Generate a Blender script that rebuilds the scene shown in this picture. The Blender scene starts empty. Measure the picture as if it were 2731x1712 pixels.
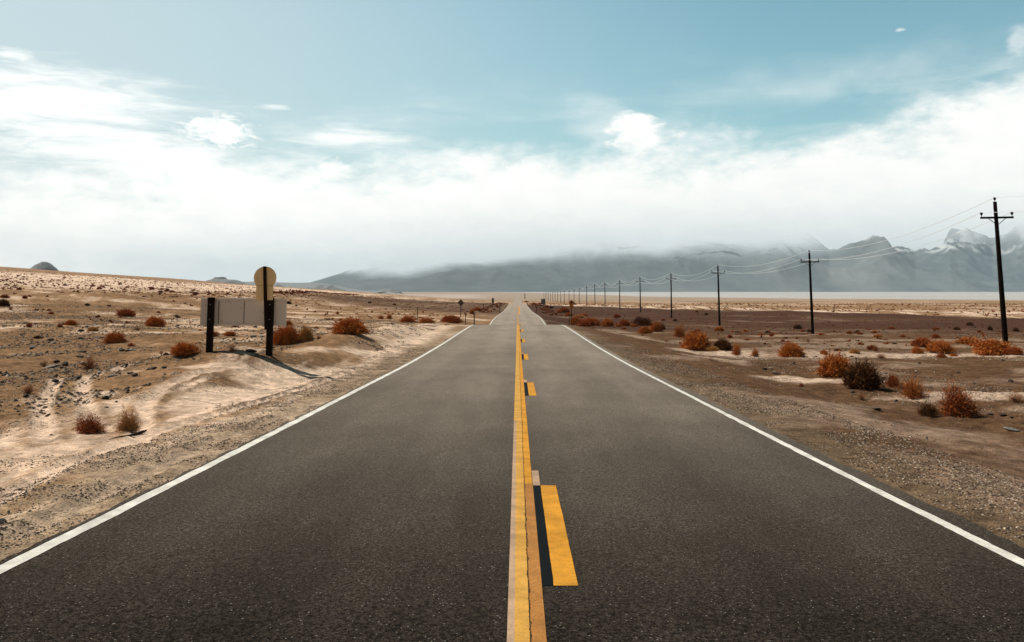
import bpy, bmesh, math, random
import numpy as np
from mathutils import Vector, Matrix
R = math.radians
sc = bpy.context.scene
C = sc.collection
random.seed(7); RNG = np.random.default_rng(11)

# ------------------------------------------------------------------ camera
F = 2211.0; W, H_ = 2731.0, 1712.0            # focal length and picture size in photograph pixels
HZ = 780.0                                   # row of the true horizon
TH = R(6.0); YAW = math.atan(14.5 / F); SH = F*math.tan(TH) - (HZ - H_/2)
CAMZ = 1.8
cam_d = bpy.data.cameras.new('camera'); cam = bpy.data.objects.new('camera', cam_d); C.objects.link(cam)
cam_d.sensor_width = 36; cam_d.lens = F / W * 36; cam_d.shift_y = -SH / W
cam_d.clip_start = 0.1; cam_d.clip_end = 60000
cam.location = (0, 0, CAMZ); cam.rotation_euler = (R(90) + TH, 0, YAW)
sc.camera = cam
CAMM = cam.rotation_euler.to_matrix()

# ------------------------------------------------------------------ light
SUN_EL = 50.0
sdir = Vector((-0.86, 0.50, 0)).normalized()
S = Vector((sdir.x*math.cos(R(SUN_EL)), sdir.y*math.cos(R(SUN_EL)), math.sin(R(SUN_EL))))   # towards the sun
sun_d = bpy.data.lights.new('sun', 'SUN'); sun = bpy.data.objects.new('sun', sun_d); C.objects.link(sun)
sun_d.energy = 4.9; sun_d.angle = R(0.5); sun_d.color = (1.0, 0.92, 0.79)
sun.rotation_euler = (-S).to_track_quat('-Z', 'Y').to_euler()
vs = sc.view_settings
vs.view_transform = 'Standard'; vs.look = 'None'; vs.exposure = 0.10; vs.gamma = 1.0

def pix_dir(px, py):
    v = Vector(((px - W/2)/F, (H_/2 - py - SH)/F, -1.0))
    return (CAMM @ v).normalized()
def azel(px, py):
    d = pix_dir(px, py)
    return math.atan2(d.x, d.y), math.asin(d.z)

# ------------------------------------------------------------------ world: sky with a low bank of cloud
world = bpy.data.worlds.new('World'); sc.world = world; world.use_nodes = True
nt = world.node_tree; N = nt.nodes; L = nt.links; N.clear()
def nd(t, **k):
    n = N.new(t)
    for a, b in k.items(): setattr(n, a, b)
    return n
def mth(op, a, b=None, c=None, clamp=False):
    n = nd('ShaderNodeMath', operation=op, use_clamp=clamp)
    for i, v in enumerate((a, b, c)):
        if v is None: continue
        if isinstance(v, (int, float)): n.inputs[i].default_value = v
        else: L.new(v, n.inputs[i])
    return n.outputs[0]
def sstep(v, a, b):
    n = nd('ShaderNodeMapRange', interpolation_type='SMOOTHSTEP')
    L.new(v, n.inputs[0]); n.inputs[1].default_value = a; n.inputs[2].default_value = b
    return n.outputs[0]
def mixc(f, a, b):
    n = nd('ShaderNodeMix', data_type='RGBA')
    if isinstance(f, (int, float)): n.inputs[0].default_value = f
    else: L.new(f, n.inputs[0])
    for i, v in ((6, a), (7, b)):
        if isinstance(v, tuple): n.inputs[i].default_value = (*v, 1)
        else: L.new(v, n.inputs[i])
    return n.outputs[2]
out = nd('ShaderNodeOutputWorld'); bg = nd('ShaderNodeBackground')
SKY = 0.10
bg.inputs[1].default_value = SKY
sky = nd('ShaderNodeTexSky', sky_type='NISHITA'); sky.sun_disc = False
sky.sun_elevation = R(SUN_EL); sky.sun_rotation = math.atan2(S.x, S.y); sky.air_density = 1.0; sky.dust_density = 0.7; sky.ozone_density = 1.0
tc = nd('ShaderNodeTexCoord'); sep = nd('ShaderNodeSeparateXYZ'); L.new(tc.outputs['Generated'], sep.inputs[0])
az = mth('ARCTAN2', sep.outputs[0], sep.outputs[1]); el = mth('ARCSINE', sep.outputs[2])
def noise(vec, scale, detail=5, rough=0.55, dist=0.0):
    n = nd('ShaderNodeTexNoise'); n.inputs['Scale'].default_value = scale; n.inputs['Detail'].default_value = detail
    n.inputs['Roughness'].default_value = rough; n.inputs['Distortion'].default_value = dist
    L.new(vec, n.inputs['Vector']); return n.outputs[0]
comb = nd('ShaderNodeCombineXYZ'); L.new(az, comb.inputs[0]); L.new(mth('MULTIPLY', el, 2.0), comb.inputs[1])
comb2 = nd('ShaderNodeCombineXYZ'); L.new(az, comb2.inputs[0]); L.new(mth('MULTIPLY', el, 6.0), comb2.inputs[1])
n1 = noise(comb.outputs[0], 6.0, 7, 0.55, 0.3); n2 = noise(comb2.outputs[0], 5.0, 5, 0.6, 0.4); n3 = noise(comb.outputs[0], 26.0, 6, 0.62, 0.2)
# top edge of the cloud bank against azimuth (azimuth, elevation) read off the photograph
tops = [(0, 540, ), (300, 480), (620, 455), (900, 450), (1150, 440), (1420, 425), (1560, 420), (1720, 372), (1900, 420), (2150, 410), (2400, 340), (2560, 285), (2731, 235)]
cr = nd('ShaderNodeValToRGB'); cr.color_ramp.interpolation = 'B_SPLINE'
A0, A1, EM = -1.0, 1.0, 0.4
pts = [(azel(x, y)[0], azel(x, y)[1]) for x, y in tops]
els = cr.color_ramp.elements
while len(els) > 1: els.remove(els[-1])
for k, (a, e) in enumerate([(-0.99, 0.08)] + pts + [(0.99, 0.24)]):
    p = (a - A0)/(A1 - A0)
    q = els[0] if k == 0 else els.new(p)
    q.position = p; q.color = (e/EM,)*3 + (1,)
L.new(mth('DIVIDE', mth('SUBTRACT', az, A0), A1 - A0), cr.inputs[0])
top = mth('MULTIPLY', cr.outputs[0], EM)
edge = mth('ADD', mth('SUBTRACT', top, el), mth('ADD', mth('MULTIPLY', mth('SUBTRACT', n1, 0.5), 0.15), mth('MULTIPLY', mth('SUBTRACT', n3, 0.5), 0.055)))
bank = sstep(edge, -0.035, 0.03)
# soft veil spreading above the bank
veil = mth('MULTIPLY', sstep(edge, -0.11, 0.03), mth('MULTIPLY', sstep(n2, 0.38, 0.75), 0.6))
n5 = noise(comb.outputs[0], 48.0, 8, 0.66, 0.6)
def puff(px, py, rw, rh, amt, lo=0.40, nz=None, soft=0.5, na=2.4):
    a, e = azel(px, py)
    ra, re = rw/F, rh/F
    dx = mth('DIVIDE', mth('SUBTRACT', az, a), ra); dy = mth('DIVIDE', mth('SUBTRACT', el, e), re)
    r2 = mth('ADD', mth('MULTIPLY', dx, dx), mth('MULTIPLY', dy, dy))
    v = mth('SUBTRACT', mth('ADD', mth('SUBTRACT', 1.0, mth('SQRT', r2)), mth('MULTIPLY', mth('SUBTRACT', nz or n5, 0.5), na)), lo - 0.4)
    return mth('MULTIPLY', sstep(v, 0.0, soft + 0.25), amt)
n4 = noise(comb2.outputs[0], 14.0, 6, 0.62, 0.5)
puffs = [puff(250, 590, 1100, 170, 0.85, nz=n4, na=1.0, soft=1.2), puff(590, 352, 110, 46, 0.9), puff(555, 335, 50, 26, 0.8, na=1.6), puff(890, 452, 66, 34, 0.85, na=1.9), puff(1690, 345, 88, 52, 0.9, nz=n3, na=2.0, soft=0.3), puff(1720, 380, 120, 60, 0.7, nz=n3, na=2.0, soft=0.9), puff(1620, 330, 150, 95, 0.45, nz=n1, soft=0.9),
         puff(120, 270, 450, 120, 0.95, nz=n4, na=1.3, soft=0.8), puff(330, 400, 480, 70, 0.85, nz=n4, na=1.5, soft=0.8), puff(25, 140, 55, 20, 0.6, nz=n4, na=3.2, soft=0.9),
         puff(930, 370, 210, 42, 0.8, nz=n4, na=1.8, soft=0.8), puff(1180, 430, 260, 44, 0.6, nz=n4, na=1.6, soft=0.9), puff(735, 283, 50, 9, 0.5, nz=n4),
         puff(2715, 105, 30, 40, 0.4, nz=n3, na=3.0, soft=0.8), puff(2400, 80, 14, 7, 0.5), puff(2350, 180, 330, 120, 0.30, nz=n1, soft=1.2), puff(2080, 250, 350, 60, 0.25, nz=n1, soft=1.2)]
cl = mth('MAXIMUM', bank, veil)
for p in puffs: cl = mth('SUBTRACT', 1.0, mth('MULTIPLY', mth('SUBTRACT', 1.0, cl), mth('SUBTRACT', 1.0, p)))
cl = mth('MULTIPLY', cl, mth('SUBTRACT', 1.0, mth('MULTIPLY', sstep(mth('ABSOLUTE', az), 1.0, 1.7), 0.85)))   # clouds thinned out behind the viewer to weaken the fill light
# the air brightens towards the sun (left) and the horizon, where thin high haze spreads
side = sstep(az, 0.38, -0.62); low = sstep(el, 0.42, 0.05)
hz = mth('MULTIPLY', mth('ADD', mth('MULTIPLY', side, 0.72), mth('MULTIPLY', low, 0.10)), sstep(el, 0.62, 0.30))
base = nd('ShaderNodeVectorMath', operation='MULTIPLY'); L.new(sky.outputs[0], base.inputs[0]); base.inputs[1].default_value = (0.84, 1.30, 1.07)
K = 1.0/SKY
s1 = mixc(hz, base.outputs[0], (0.64*K, 0.71*K, 0.73*K))
# grey undersides low in the bank
under = mth('MULTIPLY', sstep(el, 0.16, 0.02), sstep(n1, 0.35, 0.7))
cc = mixc(mth('ADD', mth('MULTIPLY', under, 0.2), mth('MULTIPLY', sstep(n3, 0.62, 0.36), 0.16)), mixc(side, (1.13*K, 1.105*K, 1.055*K), (1.36*K, 1.32*K, 1.26*K)), (0.78*K, 0.80*K, 0.81*K))
dim = mth('SUBTRACT', 1.0, mth('MULTIPLY', sstep(el, 0.36, 0.75), 0.80))
dim = mth('MULTIPLY', dim, mth('SUBTRACT', 1.0, mth('MULTIPLY', sstep(mth('ABSOLUTE', az), 0.9, 1.6), 0.6)))
finv = nd('ShaderNodeVectorMath', operation='SCALE'); foot = mth('MULTIPLY', mth('MULTIPLY', sstep(mth('ADD', el, mth('MULTIPLY', mth('SUBTRACT', n1, 0.5), 0.06)), 0.115, 0.030), sstep(az, -0.28, 0.05)), 0.5)
L.new(mixc(foot, mixc(cl, s1, cc), (0.50*K, 0.57*K, 0.60*K)), finv.inputs[0]); L.new(dim, finv.inputs[3]); fin = finv.outputs[0]   # sky dimmed overhead and behind the viewer for deeper shadows
L.new(fin, bg.inputs[0]); L.new(bg.outputs[0], out.inputs[0])

# ------------------------------------------------------------------ helpers
def link(name, me, mat=None, parent=None, loc=None, **props):
    o = bpy.data.objects.new(name, me); C.objects.link(o)
    if mat is not None and me is not None and not me.materials: me.materials.append(mat)
    if parent is not None: o.parent = parent
    if loc is not None: o.location = loc
    for k, v in props.items(): o[k] = v
    return o
def mesh_np(name, V, Fq, smooth=False):
    me = bpy.data.meshes.new(name); V = np.asarray(V, np.float32); Fq = np.asarray(Fq, np.int32)
    n, k = Fq.shape
    me.vertices.add(len(V)); me.vertices.foreach_set('co', V.ravel())
    me.loops.add(n*k); me.loops.foreach_set('vertex_index', Fq.ravel())
    me.polygons.add(n); me.polygons.foreach_set('loop_start', np.arange(n, dtype=np.int32)*k)
    me.update(calc_edges=True)
    me.polygons.foreach_set('use_smooth', np.full(n, smooth))
    return me
def add_attr(me, name, arr, typ='FLOAT_COLOR'):
    a = me.attributes.new(name, typ, 'POINT')
    if typ == 'FLOAT_COLOR':
        arr = np.asarray(arr, np.float32)
        if arr.shape[1] == 3: arr = np.hstack([arr, np.ones((len(arr), 1), np.float32)])
        a.data.foreach_set('color', arr.ravel())
    else: a.data.foreach_set('value', np.asarray(arr, np.float32).ravel())
class MB:                                     # collects boxes, tubes and prisms into one mesh
    def __init__(s): s.v = []; s.f = []
    def box(s, c, d, rot=None):
        b = len(s.v)
        for z in (-1, 1):
            for x, y in ((-1, -1), (1, -1), (1, 1), (-1, 1)):
                p = Vector((x*d[0]/2, y*d[1]/2, z*d[2]/2))
                if rot is not None: p = rot @ p
                s.v.append(tuple(p + Vector(c)))
        s.f += [[b+3, b+2, b+1, b], [b+4, b+5, b+6, b+7]] + [[b+i, b+(i+1) % 4, b+4+(i+1) % 4, b+4+i] for i in range(4)]
    def tube(s, pts, rad, n=8, cap=True):
        b = len(s.v); m = len(pts); pts = [Vector(p) for p in pts]
        rad = rad if isinstance(rad, (list, tuple)) else [rad]*m
        for i, p in enumerate(pts):
            t = (pts[min(i+1, m-1)] - pts[max(i-1, 0)]).normalized()
            a = t.orthogonal().normalized() if abs(t.z) < 0.9 else Vector((1, 0, 0)); a = (a - t*a.dot(t)).normalized(); c = t.cross(a)
            for k in range(n):
                w = 2*math.pi*k/n; s.v.append(tuple(p + (a*math.cos(w) + c*math.sin(w))*rad[i]))
        for i in range(m-1):
            for k in range(n): s.f.append([b+i*n+k, b+i*n+(k+1) % n, b+(i+1)*n+(k+1) % n, b+(i+1)*n+k])
        if cap: s.f += [[b+k for k in range(n)][::-1], [b+(m-1)*n+k for k in range(n)]]
    def prism(s, outline, y0, y1):            # outline in x,z extruded along y
        b = len(s.v); n = len(outline)
        for y in (y0, y1):
            for x, z in outline: s.v.append((x, y, z))
        s.f += [[b+i for i in range(n)], [b+n+i for i in range(n)][::-1]] + [[b+i, b+n+i, b+n+(i+1) % n, b+(i+1) % n] for i in range(n)]
    def mesh(s, name, smooth=False, bevel=0):
        me = bpy.data.meshes.new(name); me.from_pydata(s.v, [], s.f)
        bm = bmesh.new(); bm.from_mesh(me); bmesh.ops.recalc_face_normals(bm, faces=bm.faces)
        if bevel: bmesh.ops.bevel(bm, geom=bm.edges[:], offset=bevel, segments=2, affect='EDGES', profile=0.6)
        for f in bm.faces: f.smooth = smooth
        bm.to_mesh(me); bm.free(); me.update(); return me

# hash-based value noise on arrays
def _h(ix, iy, s):
    n = (ix.astype(np.int64)*374761393 + iy.astype(np.int64)*668265263 + s*1274126177) & 0xffffffff
    n = ((n ^ (n >> 13))*1274126177) & 0xffffffff
    return ((n ^ (n >> 16)) & 0xffffff)/float(0xffffff)
def vn(x, y, s=0):
    x = np.asarray(x, float); y = np.asarray(y, float)
    ix = np.floor(x); iy = np.floor(y); fx = x-ix; fy = y-iy
    fx = fx*fx*fx*(fx*(fx*6-15)+10); fy = fy*fy*fy*(fy*(fy*6-15)+10)
    a = _h(ix, iy, s); b = _h(ix+1, iy, s); c = _h(ix, iy+1, s); d = _h(ix+1, iy+1, s)
    return (a+(b-a)*fx)*(1-fy) + (c+(d-c)*fx)*fy
def fbm(x, y, o=4, s=0, g=0.5, lac=2.03):
    t = 0; a = 1; q = 0
    for k in range(o):
        t = t + a*vn(x, y, s+k*17); q += a; a *= g; x = x*lac + 13.7; y = y*lac + 7.1
    return t/q
def ss(v, a, b):
    t = np.clip((np.asarray(v, float)-a)/(b-a), 0, 1); return t*t*(3-2*t)
def pchip(xs, ys):
    xs = np.array(xs, float); ys = np.array(ys, float); h = np.diff(xs); d = np.diff(ys)/h; m = np.zeros(len(xs))
    for i in range(1, len(xs)-1):
        if d[i-1]*d[i] > 0:
            w1 = 2*h[i]+h[i-1]; w2 = h[i]+2*h[i-1]; m[i] = (w1+w2)/(w1/d[i-1]+w2/d[i])
    m[0] = d[0]; m[-1] = d[-1]
    def f(x):
        x = np.clip(np.asarray(x, float), xs[0], xs[-1]); i = np.clip(np.searchsorted(xs, x)-1, 0, len(h)-1)
        t = (x-xs[i])/h[i]; t2 = t*t; t3 = t2*t
        return (2*t3-3*t2+1)*ys[i] + (t3-2*t2+t)*h[i]*m[i] + (-2*t3+3*t2)*ys[i+1] + (t3-t2)*h[i]*m[i+1]
    return f

# ------------------------------------------------------------------ terrain heights (metres below the camera against distance)
FAR = [(587, 7.4), (847, 8.0), (1900, 13.0), (3000, 15.5), (5000, 13.5), (9000, -6), (14000, -30), (42000, -60)]
Droad = pchip(*zip(*([(-60, 1.0), (-10, 1.62), (0, 1.8), (10, 2.03), (17.9, 2.18), (30, 2.39), (42, 2.49), (54, 2.53), (66, 2.60), (73, 2.80), (84, 3.5), (96, 4.1), (107, 4.26), (118, 4.12), (130, 4.06), (150, 4.2), (181, 4.55), (240, 5.05), (304, 5.2), (374, 5.24), (430, 6.0), (500, 6.9)] + FAR)))
Dright = pchip(*zip(*([(-60, 1.5), (-10, 2.1), (0, 2.3), (10, 2.45), (25, 2.75), (40, 3.0), (51, 3.1), (70, 3.7), (91, 4.5), (131, 4.92), (211, 5.0), (300, 5.1), (374, 5.4), (480, 6.7)] + FAR)))
Dleft = pchip(*zip(*([(-60, 1.5), (-10, 1.95), (0, 2.05), (24, 2.15), (50, 2.5), (80, 3.2), (107, 3.8), (140, 4.2), (181, 4.55), (240, 4.9), (374, 5.2), (480, 6.5)] + FAR)))
MOUNDS = [(-7.8, 24.3, 2.6, 1.9, 0.42), (-9.4, 24.6, 2.0, 1.8, 0.18), (-6.3, 28.5, 1.5, 3.2, 0.38), (-8.6, 20.6, 2.6, 1.4, 0.13), (-6.7, 36, 1.8, 4.5, 0.45), (-9.5, 41, 3.5, 5, 0.35), (-6.8, 50, 1.6, 5, 0.5), (-6.2, 63, 1.4, 6, 0.45), (-5.8, 20.5, 1.0, 4, -0.30), (-5.3, 27, 0.8, 6, -0.18), (-5.4, 40, 0.7, 9, -0.14),
          (-52, 104, 13, 9, 1.6), (-64, 92, 10, 7, 0.9), (-38, 84, 9, 5, 0.7), (-25, 46, 6, 4, 0.4), (-17, 40, 4, 3, 0.3), (7.5, 33, 2.2, 5, 0.25), (9.8, 23.6, 2.4, 2.0, 0.18), (11.2, 20.5, 2.2, 1.6, 0.16), (9.5, 30, 2, 3, -0.1), (6.5, 55, 2.0, 8, 0.25), (15, 41, 7, 2.2, -0.12), (20, 33, 5, 2.5, 0.12), (30, 70, 14, 5, 0.35), (12, 72, 5, 6, 0.3), (9, 90, 4, 12, 0.4)]
FARPX = pchip([-1.5, -0.7, -0.45, -0.34, -0.28, -0.235, -0.215, -0.187, -0.16, -0.14, -0.12, -0.10, -0.07, -0.03, 0.0, 3], [22, 22, 20, 17, 17, 12, 14.5, 15, 8, 5, 7.5, 4, 1.5, 0.5, 0, 0])
def hgt(x, y):
    x = np.asarray(x, float); y = np.asarray(y, float)
    r = -Droad(y); rt = -Dright(y); lf = -Dleft(y)
    ax = -x-25
    fan = 0.071*(np.sqrt(ax*ax+300)+ax)/2*(1-ss(y, 700, 1150))*(1-ss(-x, 700, 2500)) * ss(y, 10, 90)
    lf = lf + fan
    for mx, my, sx, sy, a in MOUNDS:
        g = a*np.exp(-((x-mx)/sx)**2-((y-my)/sy)**2)
        if mx < 0: lf = lf + g
        else: rt = rt + g
    z = np.where(x > 0, r + (rt-r)*ss(x, 4.0, 9.5), r + (lf-r)*ss(-x, 4.2, 8.0))
    u = x/np.maximum(y, 20.)
    z = z + FARPX(u)/F*2500*ss(y, 900, 2500)*(1-ss(y, 2700, 4200))
    off = ss(np.abs(x), 4.3, 9)
    z = z + off*((fbm(x/7, y/9, 3, 5)-.5)*0.45 + (fbm(x/1.3, y/1.6, 5, 9, .6)-.5)*0.22*(1-ss(y, 120, 300)) + (fbm(x/60, y/70, 3, 21)-.5)*1.2*ss(np.abs(x), 20, 80)*(1-ss(y, 900, 2200)))
    near = ss(np.abs(x), 3.75, 4.3)*(1-ss(y, 30, 60))
    z = z + near*(fbm(x/.35, y/.4, 3, 31)-.5)*0.06
    z = z - 0.03*(1-ss(np.abs(x), 3.55, 3.7)) + CAMZ - 0.012 - 0.06*(1-ss(np.abs(x), 3.2, 3.5))
    return z
def ground_hit(px, py):
    d = pix_dir(px, py); d = np.array(d); t = np.geomspace(2.5, 12000, 6000)
    P = d[None, :]*t[:, None] + np.array([0, 0, CAMZ]); below = P[:, 2] < hgt(P[:, 0], P[:, 1])
    k = int(np.argmax(below)) if below.any() else len(t)-1
    k = max(k, 1); a = P[k-1]; b = P[k]; ha = a[2]-hgt(a[0], a[1]); hb = hgt(b[0], b[1])-b[2]
    p = a + (b-a)*float(np.clip(ha/max(ha+hb, 1e-6), 0, 1)); return float(p[0]), float(p[1]), float(hgt(p[0], p[1]))
def at_depth(px, y):                          # world x of a picture column at distance y (on the horizon row)
    d = pix_dir(px, 820); return d.x/d.y*y

TRK_PX = [[(-60, 1360), (190, 1235), (420, 1150), (640, 1088), (800, 1040), (960, 985)], [(60, 1420), (330, 1290), (560, 1180), (800, 1092)], [(372, 1185), (385, 1080), (440, 1025), (580, 985)], [(250, 1130), (215, 1060), (225, 1010), (330, 975)], [(120, 1180), (110, 1080), (150, 1010)]]
TRK = [[ground_hit(*p)[:2] for p in t] for t in TRK_PX]
def track_d(x, y):
    d = np.full(np.shape(x), 9.)
    near = (x < -3.9) & (x > -14) & (y > 3) & (y < 34); xn = x[near] if np.ndim(x) else None
    if xn is None or not len(xn): return d
    yn = y[near]; dn = np.full(len(xn), 9.)
    for t in TRK:
        for (ax, ay), (bx, by) in zip(t[:-1], t[1:]):
            L2 = (bx-ax)**2+(by-ay)**2; q_ = np.clip(((xn-ax)*(bx-ax)+(yn-ay)*(by-ay))/L2, 0, 1)
            dn = np.minimum(dn, np.hypot(xn-ax-q_*(bx-ax), yn-ay-q_*(by-ay)))
    d[near] = dn; return d
_hgt0 = hgt
def hgt(x, y):
    z = _hgt0(x, y)
    if np.ndim(x):
        d = track_d(np.asarray(x, float), np.asarray(y, float)); z = z - .035*(1-ss(d, .08, .17)) + .022*ss(d, .12, .19)*(1-ss(d, .20, .36))
    return z

# ------------------------------------------------------------------ ground colour (albedo) laid out over the land
PALE = np.array([.70, .52, .40]); TAN = np.array([.30, .180, .098]); BROWN = np.array([.112, .061, .033]); DARK = np.array([.058, .028, .018]); SALT = np.array([.47, .455, .45])
PATCH = [(-5.9, 22, 1.3, 6, 1), (-5.6, 31, .9, 8, 1), (-5.3, 45, .9, 14, 1), (-6.3, 48, 1.8, 6, .9), (-6.6, 64, 1.8, 10, .9), (-5.4, 13, .35, 8, .8), (-6.7, 12.5, .35, 5, .7), (-7.8, 14.5, .6, 1.2, .8), (-9.2, 17.3, .8, .9, .8), (-7.3, 21.6, 1.7, 1.3, .9), (-60, 112, 16, 10, 1), (-88, 118, 22, 14, 1), (-8.5, 11, .5, .6, .6),
         (10.3, 42, 2.4, 3, .9), (16, 41, 4, 2.4, .8), (22, 41, 4.5, 2.2, .9), (29, 43, 5, 1.8, .6), (8.2, 35, 1, 3, .5), (9.4, 25.5, 1.8, 1.6, .9), (11.2, 20.8, 2.0, 1.0, .8), (13.5, 18.5, 2.6, .9, .6), (14, 60, 6, 3, .35), (30, 58, 10, 2, .35), (13, 80, 5, 7, .4), (8.5, 60, 2, 8, .5), (10, 110, 3, 20, .5)]
NOPATCH = [(-7.7, 24.4, 1.6, .9, 1), (-9.4, 20.4, 2.6, 1.5, 1), (-6.6, 26.5, 1.0, 1.8, 1), (-5.9, 28.5, .8, 2.2, 1), (-6.4, 35, .8, 3, .8), (-52, 103, 10, 4, 1), (-11, 18, 1.5, 1.5, .7), (-8.6, 15.8, .7, .8, .6)]
def albedo(x, y):
    n = fbm(x/3.1, y/3.7, 5, 41); nb = fbm(x/19, y/15, 4, 43); nf = fbm(x/.5, y/.6, 3, 47)
    wob = (n-.5)*1.6 + (nf-.5)*.7
    sand = ss(n*.65+nb*.35, .52, .66)*.75
    right = ss(x, -2, 2)
    sand = sand*(1-right*.55)
    for cx, cy, sx, sy, a in PATCH:
        d = ((x-cx)/sx)**2+((y-cy)/sy)**2; sand = np.maximum(sand, a*(1-ss(d+wob*1.1, .6, 1.5)))
    for cx, cy, sx, sy, a in NOPATCH:
        d = ((x-cx)/sx)**2+((y-cy)/sy)**2; sand = sand*(1-a*(1-ss(d+wob, .5, 1.4)))
    # wheel tracks and wind streaks along the left verge
    st = fbm(x/.42+.05*y, y/7.5, 4, 51); verge = ss(-x, 3.9, 4.6)*(1-ss(-x, 7.5, 9))*(1-ss(y, 20, 32))
    sand = np.maximum(sand, verge*ss(st, .53, .62)*.95)
    td = track_d(x, y)+(nf-.5)*.10; sand = np.maximum(sand, .9*(1-ss(td, .13, .20))); sand = sand*(1-.6*ss(td, .17, .22)*(1-ss(td, .28, .42)))
    base = (TAN*1.12)[None, :]*(1-right[:, None]) + (BROWN*1.12)[None, :]*right[:, None]
    br = ss(nb*.5+n*.5, .58, .40)*(1-right)*.55
    base = base*(1-br[:, None]) + (BROWN*1.35)[None, :]*br[:, None]
    col = base*(1-sand[:, None]) + (PALE[None, :]*(1-.22*right[:, None]))*sand[:, None]
    gravel = 1-sand*.85
    # the dark stony plain either side of the road in the middle distance
    yb = np.where(x > 0, np.interp(x, [0, 12.8, 31, 60, 97, 300, 2000], [370, 350, 293, 230, 162, 120, 100]), np.interp(-x, [0, 30, 90], [430, 420, 380]))
    ya = np.where(x > 0, np.interp(x, [0, 9, 20, 40, 97, 300], [110, 100, 92, 72, 60, 50]), np.interp(-x, [0, 8, 30, 90], [150, 150, 200, 300]))
    dk = ss(y+(n-.5)*18+(nb-.5)*40, ya*.9, ya*1.15)*(1-ss(y+(nb-.5)*10, yb*.985, yb*1.015))*np.where(x > 0, 1, 1-ss(-x, 60, 105))
    streak = ss(fbm(x/30, y/9, 4, 61), .58, .68)*.45
    dk = dk*(1-streak)*np.where(x > 0, .95, .8)
    col = col*(1-dk[:, None]) + (DARK*1.25)[None, :]*dk[:, None]
    # beyond it: tan flats speckled with pale sand, then dun, then the white playa
    far = ss(y, yb*.985, yb*1.015)*np.where(x > 0, 1, 1-ss(-x, 60, 105))
    sp = ss(fbm(x/3, y/14, 4, 67), .48, .60)*(1-ss(y, yb*1.25, yb*1.8)) + .35*ss(fbm(x/40, y/60, 4, 71), .52, .62)
    fc = (TAN*.95)[None, :]*(1-sp[:, None]) + (PALE*1.0)[None, :]*np.clip(sp, 0, 1)[:, None]
    col = col*(1-far[:, None]) + fc*far[:, None]
    dun = ss(y, 600, 900)*.8; col = col*(1-dun[:, None]) + (np.array([.36, .285, .225]))[None, :]*dun[:, None]
    # pale band with scrub across the slope on the left, brown above it
    hb = ss(-x, 85, 115)*(1-ss(-x+(nb-.5)*60, 205, 255))*(1-ss(y, 620, 700))*ss(y, 130, 220)
    hb = hb*(.55+.45*ss(fbm(x/12, y/16, 3, 77), .3, .6)); col = col*(1-hb[:, None]) + (PALE*1.12)[None, :]*hb[:, None]
    hu = ss(-x+(nb-.5)*60, 215, 265)*(1-ss(y, 700, 900)); col = col*(1-.85*hu[:, None]) + (np.array([.33, .20, .12]))[None, :]*(.85*hu[:, None])
    # pink dunes far to the left
    pd = ss(y, 1200, 1900)*(1-ss(y, 5000, 6000))*ss(-x/np.maximum(y, 1), .02, .07); pn = fbm(x/400, y/250, 4, 81)
    col = col*(1-pd[:, None]) + (np.array([.50, .40, .35])[None, :]*(.72+.5*pn[:, None]))*pd[:, None]
    # playa
    ysh = np.interp(x/np.maximum(y, 1), [-.6, 0, .145, .35, .5, .62, 1.5], [20000, 8000, 3300, 1600, 1080, 800, 500])
    pl = ss(y, ysh*.96, ysh*1.05); stl = ss(fbm(x/1500, y/160, 4, 87), .55, .72)*.55*ss(x/np.maximum(y, 1), .15, .4)
    pc = SALT[None, :]*(1-stl[:, None]) + np.array([.30, .29, .28])[None, :]*stl[:, None]
    col = col*(1-pl[:, None]) + pc*pl[:, None]
    # gravel shoulder beside the asphalt
    shd = (1-ss(np.abs(x)+(nf-.5)*.8, 4.3, 5.3))*(1-ss(y, 40, 90)); sc_ = np.where(x > 0, 1, 0)
    scol = np.array([.17, .118, .075])[None, :]*sc_[:, None] + np.array([.36, .27, .19])[None, :]*(1-sc_)[:, None]
    shd = shd*np.where(x > 0, .8, .75); col = col*(1-shd[:, None]) + scol*shd[:, None]
    gravel = np.maximum(gravel, shd)*(1-ss(y, 300, 900))
    col = col*(1 + ((nf-.5)*.35*(1-ss(y, 60, 150)))[:, None])
    return np.clip(col, .02, .8), gravel

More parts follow.
